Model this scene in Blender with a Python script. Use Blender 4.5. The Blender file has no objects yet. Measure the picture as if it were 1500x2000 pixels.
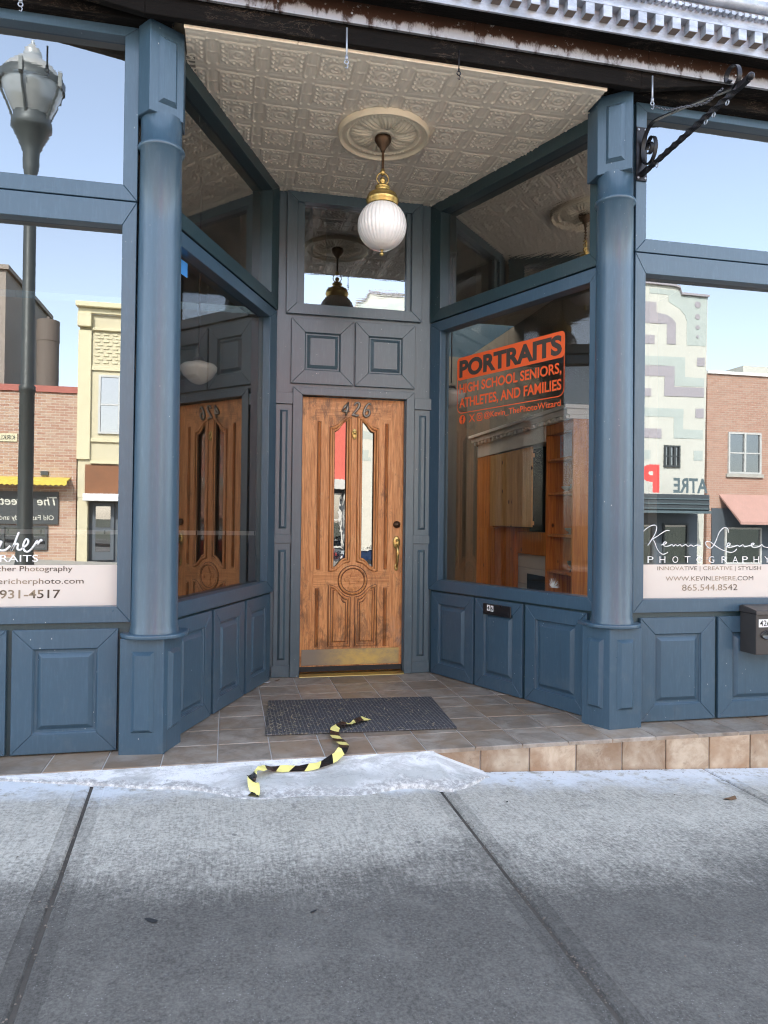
import bpy, bmesh, math, random
from mathutils import Vector, Matrix
random.seed(7)
K = 1.18                      # plan units -> metres
scene = bpy.context.scene
COL = scene.collection
PI = math.pi
sin, cos = math.sin, math.cos

# ------------------------------------------------------------------ node helpers
class NM:
    def __init__(s, name):
        s.m = bpy.data.materials.new(name); s.m.use_nodes = True
        s.t = s.m.node_tree; s.n = s.t.nodes; s.n.clear()
        s.out = s.n.new('ShaderNodeOutputMaterial')
        s._pos = None
    def node(s, typ, **kw):
        nd = s.n.new(typ)
        for k, v in kw.items(): setattr(nd, k, v)
        return nd
    def lk(s, a, b): s.t.links.new(a, b)
    def inp(s, nd, key, val):
        if hasattr(val, 'links') or isinstance(val, bpy.types.NodeSocket): s.lk(val, nd.inputs[key])
        else: nd.inputs[key].default_value = val
    def pos(s, scale=(1, 1, 1), rot=(0, 0, 0)):
        g = s.node('ShaderNodeNewGeometry'); mp = s.node('ShaderNodeMapping')
        mp.inputs['Scale'].default_value = scale; mp.inputs['Rotation'].default_value = rot
        s.lk(g.outputs['Position'], mp.inputs['Vector']); return mp.outputs[0]
    def obj(s, scale=(1, 1, 1), rot=(0, 0, 0)):
        g = s.node('ShaderNodeTexCoord'); mp = s.node('ShaderNodeMapping')
        mp.inputs['Scale'].default_value = scale; mp.inputs['Rotation'].default_value = rot
        s.lk(g.outputs['Object'], mp.inputs['Vector']); return mp.outputs[0]
    def axis(s, i):
        g = s.node('ShaderNodeNewGeometry'); sp = s.node('ShaderNodeSeparateXYZ')
        s.lk(g.outputs['Position'], sp.inputs[0]); return sp.outputs[i]
    def noise(s, vec, scale=5, detail=4, rough=.55, dist=0):
        nd = s.node('ShaderNodeTexNoise'); s.lk(vec, nd.inputs['Vector'])
        nd.inputs['Scale'].default_value = scale; nd.inputs['Detail'].default_value = detail
        nd.inputs['Roughness'].default_value = rough; nd.inputs['Distortion'].default_value = dist
        return nd.outputs['Fac']
    def ramp(s, fac, stops):
        nd = s.node('ShaderNodeValToRGB'); s.lk(fac, nd.inputs[0]); e = nd.color_ramp.elements
        while len(e) < len(stops): e.new(.5)
        for i, (p, c) in enumerate(stops):
            e[i].position = p; e[i].color = (*c, 1) if not isinstance(c, (int, float)) else (c, c, c, 1)
        return nd.outputs[0]
    def mix(s, fac, a, b, mode='MIX'):
        nd = s.node('ShaderNodeMix', data_type='RGBA', blend_type=mode)
        for k, v in ((0, fac), (6, a), (7, b)):
            if isinstance(v, tuple) and len(v) == 3: v = (*v, 1)
            s.inp(nd, k, v)
        return nd.outputs[2]
    def math(s, op, a, b=0., c=0., clamp=False):
        nd = s.node('ShaderNodeMath', operation=op, use_clamp=clamp)
        s.inp(nd, 0, a); s.inp(nd, 1, b); s.inp(nd, 2, c); return nd.outputs[0]
    def smooth(s, v, a, b):
        nd = s.node('ShaderNodeMapRange', interpolation_type='SMOOTHSTEP'); s.inp(nd, 0, v)
        nd.inputs[1].default_value = a; nd.inputs[2].default_value = b; return nd.outputs[0]
    def bump(s, h, dist=.002, strength=1., nrm=None):
        nd = s.node('ShaderNodeBump'); s.inp(nd, 'Height', h)
        nd.inputs['Distance'].default_value = dist; nd.inputs['Strength'].default_value = strength
        if nrm is not None: s.lk(nrm, nd.inputs['Normal'])
        return nd.outputs[0]
    def pbr(s, col, rough=.5, metal=0., nrm=None, spec=.5, **kw):
        p = s.node('ShaderNodeBsdfPrincipled')
        if isinstance(col, tuple): col = (*col[:3], 1)
        s.inp(p, 'Base Color', col); s.inp(p, 'Roughness', rough); s.inp(p, 'Metallic', metal)
        s.inp(p, 'Specular IOR Level', spec)
        if nrm is not None: s.lk(nrm, p.inputs['Normal'])
        for k, v in kw.items(): s.inp(p, k.replace('_', ' '), v)
        s.lk(p.outputs[0], s.out.inputs[0]); return s.m

def simple(name, col, rough=.5, metal=0., var=.15, bump=.0006, bs=60, **kw):
    m = NM(name); v = m.pos()
    a = m.noise(v, 4, 5); c = m.mix(a, tuple(x*(1-var) for x in col), tuple(min(1, x*(1+var)) for x in col))
    b = m.bump(m.noise(v, bs, 3), bump)
    r = m.math('MULTIPLY_ADD', m.noise(v, 13, 3), .2, rough-.1)
    return m.pbr(c, r, metal, b, **kw)

def paint_mat(name, base, dark=.75, horiz=False):
    m = NM(name); v = m.pos()
    big = m.noise(v, 1.6, 5, .6)
    c = m.mix(big, tuple(x*.93 for x in base), tuple(x*1.07 for x in base))
    fine = m.noise(m.pos((9, 9, 1.2)), 9, 5, .65)
    c = m.mix(m.smooth(fine, .45, .75), c, tuple(min(1, x*1.16+.004) for x in base))
    # scuffs and chips, more of them low down
    z = m.axis(2)
    low = m.smooth(z, 1.0, .05)
    dust = m.smooth(m.math('ADD', m.noise(v, 7, 6, .7), m.math('MULTIPLY', low, .10)), .60, .80)
    c = m.mix(m.math('MULTIPLY', dust, .12), c, (.18, .20, .20))
    vo = m.node('ShaderNodeTexVoronoi'); m.lk(m.pos((1, 1, .7)), vo.inputs['Vector']); vo.inputs['Scale'].default_value = 24
    gate = m.smooth(m.noise(v, 3.1, 3, .6), .50, .62)
    chip = m.math('MULTIPLY', m.math('LESS_THAN', m.math('ADD', vo.outputs['Distance'], m.math('MULTIPLY', m.noise(v, 40, 3), .12)), .125), gate)
    c = m.mix(m.math('MULTIPLY', chip, .75), c, (.45, .47, .46))
    streak = m.noise(m.pos((14, 14, 2.2)), 14, 4, .6)
    h = m.math('ADD', m.math('MULTIPLY', streak, .8), m.noise(v, 55, 4, .6))
    n = m.bump(h, .0005, .8)
    r = m.math('MULTIPLY_ADD', m.noise(v, 8, 4), .10, .25)
    wv = m.noise(m.pos((1, 1, .35)), 2.4, 1, .4); n = m.bump(wv, .0008, .6, n)
    drip = m.smooth(m.noise(m.pos((22, 22, .8)), 1.3, 4, .6), .60, .74)
    c = m.mix(m.math('MULTIPLY', m.math('MULTIPLY', drip, low), .35), c, (.03, .035, .04))
    return m.pbr(c, r, 0, n, .6)

M = {}
M['paint'] = paint_mat('blue_grey_paint', (.045, .087, .127))
M['paint_in'] = paint_mat('blue_grey_paint_recess_lit', (.060, .098, .122))  # same paint, with the warm light of the recess mixed into its colour
M['paint_shaded'] = paint_mat('blue_grey_paint_shaded', (.024, .050, .060))  # same paint again, with the shade of the recess put into its colour
M['gap'] = simple('near_black', (.012, .014, .016), .8)  # near-black for the rail joints, pebbles and dark leaf

def concrete(name='sidewalk_concrete', mul=1.):
    m = NM(name); v = m.pos()
    x, y = m.axis(0), m.axis(1)
    q = lambda *c: (c[0]*mul*1.04, c[1]*mul*1.01, c[2]*mul*.93)
    fine = m.noise(v, 150, 4, .8); mott = m.noise(v, 52, 7, .85); mid = m.noise(v, 4.2, 9, .75, .4)
    broom = m.noise(m.pos((85, 7, 1)), 1.0, 6, .8)
    base = m.mix(m.smooth(mid, .34, .66), q(.285, .283, .27), q(.40, .398, .38))
    spk = m.math('ADD', m.math('MULTIPLY', mott, .72), m.math('MULTIPLY', broom, .28))
    lite = m.mix(m.math('MULTIPLY', m.smooth(spk, .44, .62), .72), base, q(.60, .60, .575))
    lite = m.mix(m.math('MULTIPLY', m.smooth(spk, .50, .38), .55), lite, q(.15, .155, .16))
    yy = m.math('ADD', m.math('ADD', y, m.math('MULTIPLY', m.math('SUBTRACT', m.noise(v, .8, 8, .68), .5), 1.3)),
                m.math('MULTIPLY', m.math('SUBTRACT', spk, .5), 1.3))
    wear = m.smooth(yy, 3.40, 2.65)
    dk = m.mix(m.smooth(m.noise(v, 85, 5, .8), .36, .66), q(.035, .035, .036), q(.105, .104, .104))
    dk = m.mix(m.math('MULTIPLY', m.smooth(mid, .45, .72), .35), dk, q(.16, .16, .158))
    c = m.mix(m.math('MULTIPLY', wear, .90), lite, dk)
    vo = m.node('ShaderNodeTexVoronoi'); m.lk(v, vo.inputs['Vector']); vo.inputs['Scale'].default_value = 70
    g2 = m.smooth(m.noise(v, 9, 4), .48, .6)
    c = m.mix(m.math('MULTIPLY', m.math('LESS_THAN', vo.outputs['Distance'], .16), m.math('MULTIPLY', g2, .30)), c, (.45, .45, .45))
    vo2 = m.node('ShaderNodeTexVoronoi'); m.lk(v, vo2.inputs['Vector']); vo2.inputs['Scale'].default_value = 2.7
    c = m.mix(m.math('MULTIPLY', m.math('LESS_THAN', m.math('ADD', vo2.outputs['Distance'], m.math('MULTIPLY', m.noise(v, 30, 3), .05)), .062), .55), c, (.05, .05, .055))
    c = m.mix(m.smooth(fine, .64, .78), c, (.055, .057, .062))
    w = m.noise(v, .75, 9, .72, 1.0)
    crack = m.math('LESS_THAN', m.math('ABSOLUTE', m.math('SUBTRACT', w, .47)), .0011)
    c = m.mix(m.math('MULTIPLY', crack, .45), c, (.10, .10, .105))
    res = m.math('MULTIPLY', m.smooth(m.math('ADD', y, m.math('MULTIPLY', m.noise(v, 2.6, 8, .75), .60)), 4.02, 4.32), m.smooth(m.noise(v, 11, 8, .78), .36, .50))
    c = m.mix(m.math('MULTIPLY', res, .8), c, (.68, .73, .78))
    h = m.math('ADD', m.math('MULTIPLY', fine, .5), m.math('MULTIPLY', mott, .7))
    return m.pbr(c, .85, 0, m.bump(h, .0032, .9), .3)
M['concrete_edge'] = concrete('sidewalk_tooled_edge', .80)
M['concrete'] = concrete()

def patch_mat():
    m = NM('patch_mortar'); v = m.pos(); y = m.axis(1)
    a = m.noise(m.pos((1, 2.0, 1)), 2.6, 9, .75, .6)
    c = m.mix(m.smooth(a, .40, .58), (.46, .465, .45), (.74, .75, .75))
    mid = m.math('SUBTRACT', 1., m.math('ABSOLUTE', m.math('MULTIPLY', m.math('SUBTRACT', y, 3.95), 7.)))
    grey = m.math('MULTIPLY', m.smooth(m.math('ADD', m.math('MULTIPLY', mid, .35), m.noise(v, 3.4, 7, .7)), .50, .80), m.smooth(m.axis(0), -.4, .5))
    c = m.mix(m.math('MULTIPLY', grey, .75), c, (.36, .375, .36))
    c = m.mix(m.smooth(m.noise(v, 19, 8, .8), .55, .72), c, (.27, .275, .27))
    c = m.mix(m.math('MULTIPLY', m.smooth(m.noise(v, 60, 5, .8), .58, .72), .6), c, (.16, .16, .165))
    w = m.noise(m.pos((1.0, 3, 1)), 2.0, 9, .75, 1.2)
    crack = m.math('LESS_THAN', m.math('ABSOLUTE', m.math('SUBTRACT', w, .5)), .0022)
    c = m.mix(m.math('MULTIPLY', crack, .7), c, (.10, .10, .11))
    h = m.math('ADD', a, m.math('MULTIPLY', m.noise(v, 42, 6, .75), .6))
    at = m.node('ShaderNodeAttribute', attribute_name='tint'); sp = m.node('ShaderNodeSeparateColor'); m.lk(at.outputs['Color'], sp.inputs[0])
    e = m.math('ADD', sp.outputs[0], m.math('MULTIPLY', m.math('SUBTRACT', m.noise(v, 12, 7, .75), .5), 1.3))
    cc = m.mix(m.smooth(m.noise(v, 34, 7, .8), .44, .60), (.34, .34, .33), (.62, .62, .60))
    c = m.mix(m.smooth(e, .66, .86), c, cc)
    return m.pbr(c, .92, 0, m.bump(h, .004, .8), .2)
M['patch'] = patch_mat()
M['joint'] = simple('joint_dirt', (.075, .068, .058), .95, var=.6, bump=.004)
M['asphalt'] = simple('asphalt', (.27, .255, .235), .9, var=.3, bump=.003, bs=90)
M['farwalk'] = simple('far_pavement', (.40, .38, .33), .9)
M['kerb'] = simple('kerb_stone', (.32, .31, .29), .9)
M['line'] = simple('road_paint', (.7, .7, .66), .7)
M['soil'] = simple('distant_ground', (.12, .13, .08), .95, var=.4)

def tile_mat(name, c0, c1, c2, rough=.38):
    m = NM(name); v = m.pos()
    at = m.node('ShaderNodeAttribute', attribute_name='tint')
    off = m.node('ShaderNodeVectorMath', operation='MULTIPLY_ADD')
    m.lk(at.outputs['Color'], off.inputs[0]); off.inputs[1].default_value = (7, 9, 5); m.lk(v, off.inputs[2])
    a = m.noise(off.outputs[0], 5.5, 7, .68, .8)
    b = m.noise(off.outputs[0], 2.4, 4, .6)
    c = m.mix(m.smooth(a, .32, .68), c0, c1)
    c = m.mix(m.math('MULTIPLY', m.smooth(b, .42, .62), .75), c, c2)
    c = m.mix(m.math('MULTIPLY', m.smooth(m.noise(off.outputs[0], 17, 7, .75), .55, .70), .45), c, tuple(k*.55 for k in c0))
    sp = m.node('ShaderNodeSeparateColor'); m.lk(at.outputs['Color'], sp.inputs[0])
    c = m.mix(1., c, m.ramp(sp.outputs[0], [(0, .80), (1, 1.18)]), 'MULTIPLY')
    c = m.mix(m.math('MULTIPLY', m.smooth(m.noise(v, 38, 6, .75), .60, .75), .5), c, (.42, .42, .42))
    r = m.math('MULTIPLY_ADD', m.noise(v, 9, 4), .3, rough-.1)
    h = m.math('ADD', m.noise(v, 7, 5, .6), m.math('MULTIPLY', m.noise(v, 60, 4), .25))
    return m.pbr(c, r, 0, m.bump(h, .003, .7), .5)
M['tile'] = tile_mat('porch_tile', (.19, .155, .120), (.37, .325, .275), (.26, .185, .120))
M['riser_tile'] = tile_mat('riser_tile', (.31, .215, .140), (.52, .43, .32), (.26, .155, .085), .6)
M['grout'] = simple('grout', (.58, .57, .54), .95, var=.35, bump=.002)

def wood_door():
    m = NM('weathered_oak_door')
    v = m.pos((16, 16, 1.0)); p = m.pos()
    g = m.noise(v, 3.0, 8, .62, 1.4)
    g2 = m.noise(m.pos((90, 90, 3.0)), 2.2, 4, .7)
    x_, z_ = m.axis(0), m.axis(2)
    inx = m.math('MULTIPLY', m.math('GREATER_THAN', x_, .742), m.math('LESS_THAN', x_, 1.425))
    rail = m.math('ADD', m.math('GREATER_THAN', z_, 2.262), m.math('ADD', m.math('MULTIPLY', m.math('GREATER_THAN', z_, .765), m.math('LESS_THAN', z_, .905)), m.math('LESS_THAN', z_, .235)))
    rmask = m.math('MULTIPLY', inx, rail, clamp=True)
    gh = m.noise(m.pos((1.0, 16, 16)), 3.0, 8, .62, 1.4)
    gx = m.node('ShaderNodeMix', data_type='FLOAT'); m.lk(rmask, gx.inputs[0]); m.lk(g, gx.inputs[2]); m.lk(gh, gx.inputs[3]); g = gx.outputs[0]
    c = m.ramp(g, [(.20, (.30, .105, .030)), (.45, (.53, .215, .068)), (.62, (.70, .33, .125)), (.88, (.40, .150, .048))])
    c = m.mix(m.math('MULTIPLY', m.smooth(g2, .5, .7), .45), c, (.15, .065, .025))
    # weather stains: top corners, lower half, handle side
    z = m.axis(2)
    st = m.noise(m.pos((1, 1, .8)), 3.3, 8, .74, .7)
    top = m.smooth(z, 2.05, 2.42); low = m.smooth(z, 1.15, .35)
    amt = m.math('ADD', m.noise(m.pos((2.2, 2.2, .9)), 3.3, 8, .78, .5), m.math('MULTIPLY', m.math('ADD', top, low), .10))
    c = m.mix(m.math('MULTIPLY', m.smooth(amt, .55, .70), .72), c, (.105, .052, .028))
    fade = m.smooth(m.noise(m.pos((1, 1, .6)), 4.6, 6, .7), .60, .74)
    c = m.mix(m.math('MULTIPLY', fade, .5), c, (.62, .40, .20))
    gy = m.math('MULTIPLY', m.smooth(m.noise(p, 2.1, 5, .6), .55, .72), low)
    c = m.mix(m.math('MULTIPLY', gy, .6), c, (.25, .20, .18))
    h = m.math('ADD', m.math('MULTIPLY', g2, .7), g)
    return m.pbr(c, m.math('MULTIPLY_ADD', st, .3, .28), 0, m.bump(h, .0018, .7), .45)
M['door'] = wood_door(); M['groove_brown'] = simple('dark_groove_brown', (.115, .047, .019), .6)  # second material: dark brown lines along the mouldings and carving outlines

def pine(name='knotty_pine', a=(.46, .125, .020), b=(.72, .27, .055)):
    m = NM(name)
    g = m.noise(m.pos((20, 20, 1)), 1.5, 6, .6, 1.2)
    c = m.mix(m.smooth(g, .3, .7), a, b)
    vo = m.node('ShaderNodeTexVoronoi'); m.lk(m.pos((5, 5, 3.4)), vo.inputs['Vector']); vo.inputs['Scale'].default_value = 1.0
    c = m.mix(m.smooth(vo.outputs['Distance'], .13, .05), c, (.07, .02, .008))
    return m.pbr(c, .4, 0, m.bump(g, .001), .5)
M['pine'] = pine(); M['pine_light'] = pine('pale_pine', (.60, .32, .11), (.82, .52, .22))

def tin():
    m = NM('painted_tin'); v = m.pos()
    c = m.mix(m.noise(v, 2.4, 6, .7), (.80, .71, .57), (.90, .82, .68))
    c = m.mix(m.math('MULTIPLY', m.smooth(m.noise(v, 9, 6, .7), .6, .8), .4), c, (.36, .30, .23))
    return m.pbr(c, .5, 0, m.bump(m.noise(v, 26, 4), .0016), .4)
M['tin'] = tin()
M['plaster'] = simple('cream_plaster', (.82, .73, .55), .6, var=.1, bump=.0012)
M['trimwhite'] = simple('white_trim', (.80, .79, .76), .5, var=.1)

def black_beam():
    m = NM('old_black_timber'); v = m.pos((1, 6, 6))
    c = m.mix(m.noise(v, 4, 6, .7), (.002, .002, .002), (.010, .008, .007))
    w = m.noise(m.pos((1.1, 4, 4)), 2.7, 8, .75, 1.0)
    cr = m.math('LESS_THAN', m.math('ABSOLUTE', m.math('SUBTRACT', w, .5)), .004)
    g = m.smooth(m.noise(m.pos(), 2.2, 5, .6), .47, .6)
    c = m.mix(m.math('MULTIPLY', m.math('MULTIPLY', cr, g), .7), c, (.16, .12, .09))
    return m.pbr(c, .75, 0, m.bump(m.noise(v, 9, 6, .7), .008), .12)
M['beam'] = black_beam()

def fascia():
    m = NM('rusty_fascia_metal'); z = m.axis(2)
    a = m.noise(m.pos((3.2, 1, 1.2)), 3, 8, .72)
    up = m.smooth(z, 4.345, 4.455)
    f = m.smooth(m.math('ADD', a, m.math('MULTIPLY', up, .42)), .50, .66)
    c = m.mix(f, (.42, .42, .44), (.055, .028, .018))
    c = m.mix(m.math('MULTIPLY', m.smooth(m.noise(m.pos(), 30, 5, .7), .60, .72), .6), c, (.62, .63, .64))
    return m.pbr(c, .42, .55, m.bump(a, .003), .5)
M['fascia'] = fascia()

def galv():
    m = NM('silver_painted_cornice')
    a = m.noise(m.pos((1, 1, 2.5)), 5, 7, .7)
    c = m.mix(m.smooth(a, .35, .68), (.27, .30, .35), (.48, .51, .57))
    c = m.mix(m.math('MULTIPLY', m.smooth(m.noise(m.pos(), 11, 7, .75), .58, .72), .75), c, (.13, .10, .09))
    return m.pbr(c, .40, .25, m.bump(a, .003), .5)
M['galv'] = galv()
M['dentil_shade'] = simple('dentil_underside_shade', (.16, .125, .105), .7, var=.3)

def stucco():
    m = NM('white_stucco'); v = m.pos()
    c = m.mix(m.smooth(m.noise(v, 30, 6, .75), .50, .66), (.78, .77, .75), (.34, .31, .28))
    return m.pbr(c, .9, 0, m.bump(m.noise(v, 45, 6, .7), .01), .2)
M['stucco'] = stucco()

def glass(name, refl, tint, wav=0., wscale=(1, 1, 1), ws=3., rcol=(1, 1, 1)):
    m = NM(name)
    tr = m.node('ShaderNodeBsdfTransparent'); tr.inputs[0].default_value = (*tint, 1)
    gl = m.node('ShaderNodeBsdfGlossy'); gl.inputs['Roughness'].default_value = .0; gl.inputs['Color'].default_value = (*rcol, 1)
    if wav:
        n = m.bump(m.noise(m.pos(wscale), ws, 3, .5), wav, 1.); m.lk(n, gl.inputs['Normal'])
    fr = m.node('ShaderNodeLayerWeight'); fr.inputs[0].default_value = .5
    f = m.math('MULTIPLY_ADD', m.math('POWER', fr.outputs['Facing'], 5.), .9*(1-refl), refl, clamp=True)
    mx = m.node('ShaderNodeMixShader'); m.lk(f, mx.inputs[0]); m.lk(tr.outputs[0], mx.inputs[1]); m.lk(gl.outputs[0], mx.inputs[2])
    m.lk(mx.outputs[0], m.out.inputs[0]); return m.m
M['glass_front'] = glass('front_window_glass', .235, (.62, .61, .60), .00010, (1, 1, 1), 1.6, (.88, .94, 1.0))
M['glass_front_top'] = glass('front_transom_glass', .28, (.60, .60, .60), .00006, (2, 2, 14), 2.2, (.82, .91, 1.0))
M['glass_side'] = glass('side_window_glass', .10, (.93, .90, .85))
M['glass_side_left'] = glass('left_side_window_glass', .24, (.66, .63, .58))
M['glass_side_top'] = glass('side_transom_glass', .50, (.50, .47, .42), .00022, (2, 2, 24), 2.6)
M['glass_door_top'] = glass('door_transom_glass', .30, (.50, .47, .42), .00006, (2, 2, 24), 2.6, (.88, .94, 1.0))
M['glass_door'] = glass('bevelled_door_glass', .22, (.20, .20, .20), .0004, (3, 3, 1.5), 2.2)
M['glass_far'] = glass('far_window_glass', .35, (.05, .05, .05))

def metal(name, col, rough=.35, metal=.9, **k): return simple(name, col, rough, metal, var=.25, bump=.0008, **k)
M['brass'] = metal('aged_brass', (.50, .36, .13), .32)
M['brass_dark'] = metal('dark_bronze', (.10, .060, .035), .42, .7)
M['brass_plate'] = None
def kick():
    m = NM('tarnished_brass_plate')
    a = m.noise(m.pos((1, 1, 1.6)), 4, 8, .72)
    c = m.mix(m.smooth(a, .38, .66), (.50, .37, .13), (.28, .24, .16))
    x = m.axis(0); c = m.mix(m.smooth(x, 1.12, .72), c, (.20, .185, .16))
    return m.pbr(c, m.math('MULTIPLY_ADD', a, .4, .25), .8, m.bump(a, .001), .5)
M['brass_plate'] = kick()
M['iron'] = metal('black_iron', (.018, .017, .02), .38, .5)
M['chainm'] = metal('steel_chain', (.20, .20, .22), .35, .9)
M['hookm'] = metal('zinc_hook', (.36, .40, .46), .45, .6)
M['mailmetal'] = simple('mailbox_paint', (.055, .050, .048), .42, .3, var=.1, bump=.0003, bs=200)
M['blackplastic'] = simple('black_gloss', (.012, .012, .014), .3, var=.1)
M['white'] = simple('white_vinyl', (.80, .80, .78), .6, var=.03, bump=0)
M['orange'] = simple('orange_vinyl', (.80, .115, .025), .55, var=.04, bump=0)
M['orange_dark'] = simple('cut_out_letter', (.055, .045, .036), .5, var=.1, bump=0)
M['cream_film'] = simple('cream_film', (.66, .59, .52), .6, var=.05, bump=0)
def cutletter():
    m = NM('cut_out_brown'); a = m.noise(m.pos(), 5.5, 3, .5)
    c = m.mix(m.smooth(a, .42, .60), (.05, .032, .022), (.28, .21, .14))
    return m.pbr(c, .4)
M['cutletter'] = cutletter()
M['black_ink'] = simple('black_ink', (.01, .01, .01), .5, bump=0)
M['rubber'] = simple('dark_rubber', (.02, .02, .021), .8)
M['bluetape'] = simple('blue_masking_tape', (.05, .24, .58), .7)

def globe_mat():
    m = NM('opal_ribbed_glass')
    c = m.mix(m.noise(m.pos(), 3, 3), (.80, .77, .72), (.88, .86, .83))
    return m.pbr(c, .22, 0, None, .6, Subsurface_Weight=.25, Subsurface_Radius=(.03, .03, .03), Coat_Weight=.5)
M['globe'] = globe_mat()

def mat_mat():
    m = NM('ribbed_door_mat'); v = m.pos()
    bt = m.node('ShaderNodeTexBrick'); m.lk(m.pos((1, 1, 1), (0, 0, PI/2)), bt.inputs['Vector'])
    bt.inputs['Scale'].default_value = 1; bt.inputs['Brick Width'].default_value = .085; bt.inputs['Row Height'].default_value = .024
    bt.inputs['Mortar Size'].default_value = .0035; bt.inputs['Mortar Smooth'].default_value = .3
    f = bt.outputs['Fac']
    st = m.noise(m.pos((1, 1, 1)), 38, 7, .8)
    x = m.axis(0)
    left = m.smooth(x, .95, .25)
    straw = m.smooth(m.math('ADD', st, m.math('MULTIPLY', left, .07)), .58, .66)
    c = m.mix(m.noise(v, 5, 5), (.045, .045, .050), (.085, .085, .092))
    c = m.mix(m.math('MULTIPLY', f, .75), c, (.17, .165, .165))
    c = m.mix(m.math('MULTIPLY', straw, m.math('MULTIPLY_ADD', f, .5, .3)), c, (.33, .27, .17))
    return m.pbr(c, .9, 0, m.bump(m.math('ADD', m.math('MULTIPLY', f, -1.), m.math('MULTIPLY', st, .5)), .006, 1), .2)
M['mat'] = mat_mat()

def tape_mat():
    m = NM('yellow_black_tape')
    uv = m.node('ShaderNodeTexCoord'); sp = m.node('ShaderNodeSeparateXYZ'); m.lk(uv.outputs['UV'], sp.inputs[0])
    s = m.math('ADD', sp.outputs[0], m.math('MULTIPLY', sp.outputs[1], .26))
    f = m.math('GREATER_THAN', m.math('FRACT', s), .5)
    c = m.mix(f, (.88, .80, .27), (.010, .010, .010))
    g = m.node('ShaderNodeNewGeometry')
    return m.pbr(c, .35, 0, m.bump(m.noise(m.pos(), 40, 3), .002), .5)
M['tape'] = tape_mat()

def brick_mat(name, c1, c2, mort, bw=.235, rh=.075, axis_rot=(PI/2, 0, 0)):
    m = NM(name); bt = m.node('ShaderNodeTexBrick'); m.lk(m.pos((1, 1, 1), axis_rot), bt.inputs['Vector'])
    for k, v in (('Scale', 1.), ('Brick Width', bw), ('Row Height', rh), ('Mortar Size', .008), ('Mortar Smooth', .2), ('Bias', 0.)): bt.inputs[k].default_value = v
    bt.inputs['Color1'].default_value = (*c1, 1); bt.inputs['Color2'].default_value = (*c2, 1); bt.inputs['Mortar'].default_value = (*mort, 1)
    c = m.mix(m.math('MULTIPLY', m.noise(m.pos(), 1.3, 6, .7), .5), bt.outputs['Color'], (.45, .36, .28))
    return m.pbr(c, .9, 0, m.bump(bt.outputs['Fac'], -.004), .2)
M['brick_old'] = brick_mat('old_brick', (.34, .14, .085), (.46, .30, .20), (.54, .49, .41))
M['brick_red'] = brick_mat('orange_brick', (.36, .165, .11), (.44, .24, .17), (.46, .39, .33))
M['coping_red'] = simple('red_coping', (.36, .11, .08), .7)
M['yellow_paint'] = simple('cream_yellow_paint', (.55, .49, .33), .75, var=.08, bump=.004, bs=12)
M['yellow_trim'] = simple('cream_trim', (.60, .54, .35), .7, var=.06)
M['spandrel'] = simple('brown_shade', (.10, .07, .05), .7)
M['spandrel_wood'] = simple('stained_spandrel', (.20, .075, .025), .5, var=.4)
M['greydoor'] = simple('slate_grey_paint', (.08, .095, .11), .6)
M['theatre'] = simple('theatre_cream_stucco', (.55, .54, .47), .85, var=.05)
M['mint'] = simple('mint_paint', (.42, .46, .42), .85, var=.05)
M['mauve'] = simple('mauve_paint', (.35, .32, .335), .85, var=.05)
M['neon_red'] = simple('red_sign_letter', (.70, .07, .06), .5)
M['neon_steel'] = simple('steel_sign_letter', (.12, .16, .17), .4, .3)
M['marquee'] = simple('dark_marquee', (.05, .06, .065), .6, var=.4)
M['awn_pink'] = simple('pink_awning', (.46, .27, .22), .85)
M['awn_yellow'] = simple('yellow_awning', (.62, .48, .08), .85)
M['signboard'] = simple('charcoal_signboard', (.05, .055, .055), .7)
M['signtext'] = simple('pale_letters', (.60, .58, .48), .7)
M['redwall'] = simple('red_painted_wall', (.56, .12, .09), .8)
M['tank'] = simple('brown_tank', (.13, .105, .085), .8)
M['darkwall'] = simple('tan_grey_wall', (.28, .24, .20), .9)
M['sash'] = simple('white_sash', (.50, .50, .47), .6)
M['lamp_metal'] = simple('lamp_post_paint', (.045, .050, .046), .5, .2)
def lampglass():
    m = NM('frosted_lamp_glass'); 
    return m.pbr((.52, .51, .47), .30, 0, None, .5, Transmission_Weight=.55)
M['lampglass'] = lampglass()
M['wallint'] = simple('interior_wall_paint', (.17, .155, .13), .8, var=.06)
M['floorint'] = simple('interior_floor', (.16, .08, .04), .5)
M['ceilint'] = simple('interior_ceiling_paint', (.30, .27, .22), .7)
M['brick_white'] = brick_mat('white_brick', (.56, .55, .53), (.64, .63, .60), (.48, .47, .45), .2, .07, (PI/2, 0, PI/2))
M['flat_black'] = simple('flat_black', (.008, .008, .008), .9)
M['leaf'] = simple('dry_leaf', (.16, .09, .045), .7, var=.4)
M['paper'] = simple('white_scrap', (.75, .76, .80), .7)
M['carblue'] = simple('dark_blue_car_paint', (.012, .035, .10), .15, .3, var=.02, bump=0, Coat_Weight=1.)
M['carred'] = simple('red_car_paint', (.42, .03, .025), .2, .2, var=.02, bump=0, Coat_Weight=1.)
M['tyre'] = simple('tyre_rubber', (.015, .015, .015), .8)
M['rim'] = metal('alloy_rim', (.5, .5, .52), .3)
M['lens'] = simple('lamp_lens', (.8, .8, .78), .1)

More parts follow.
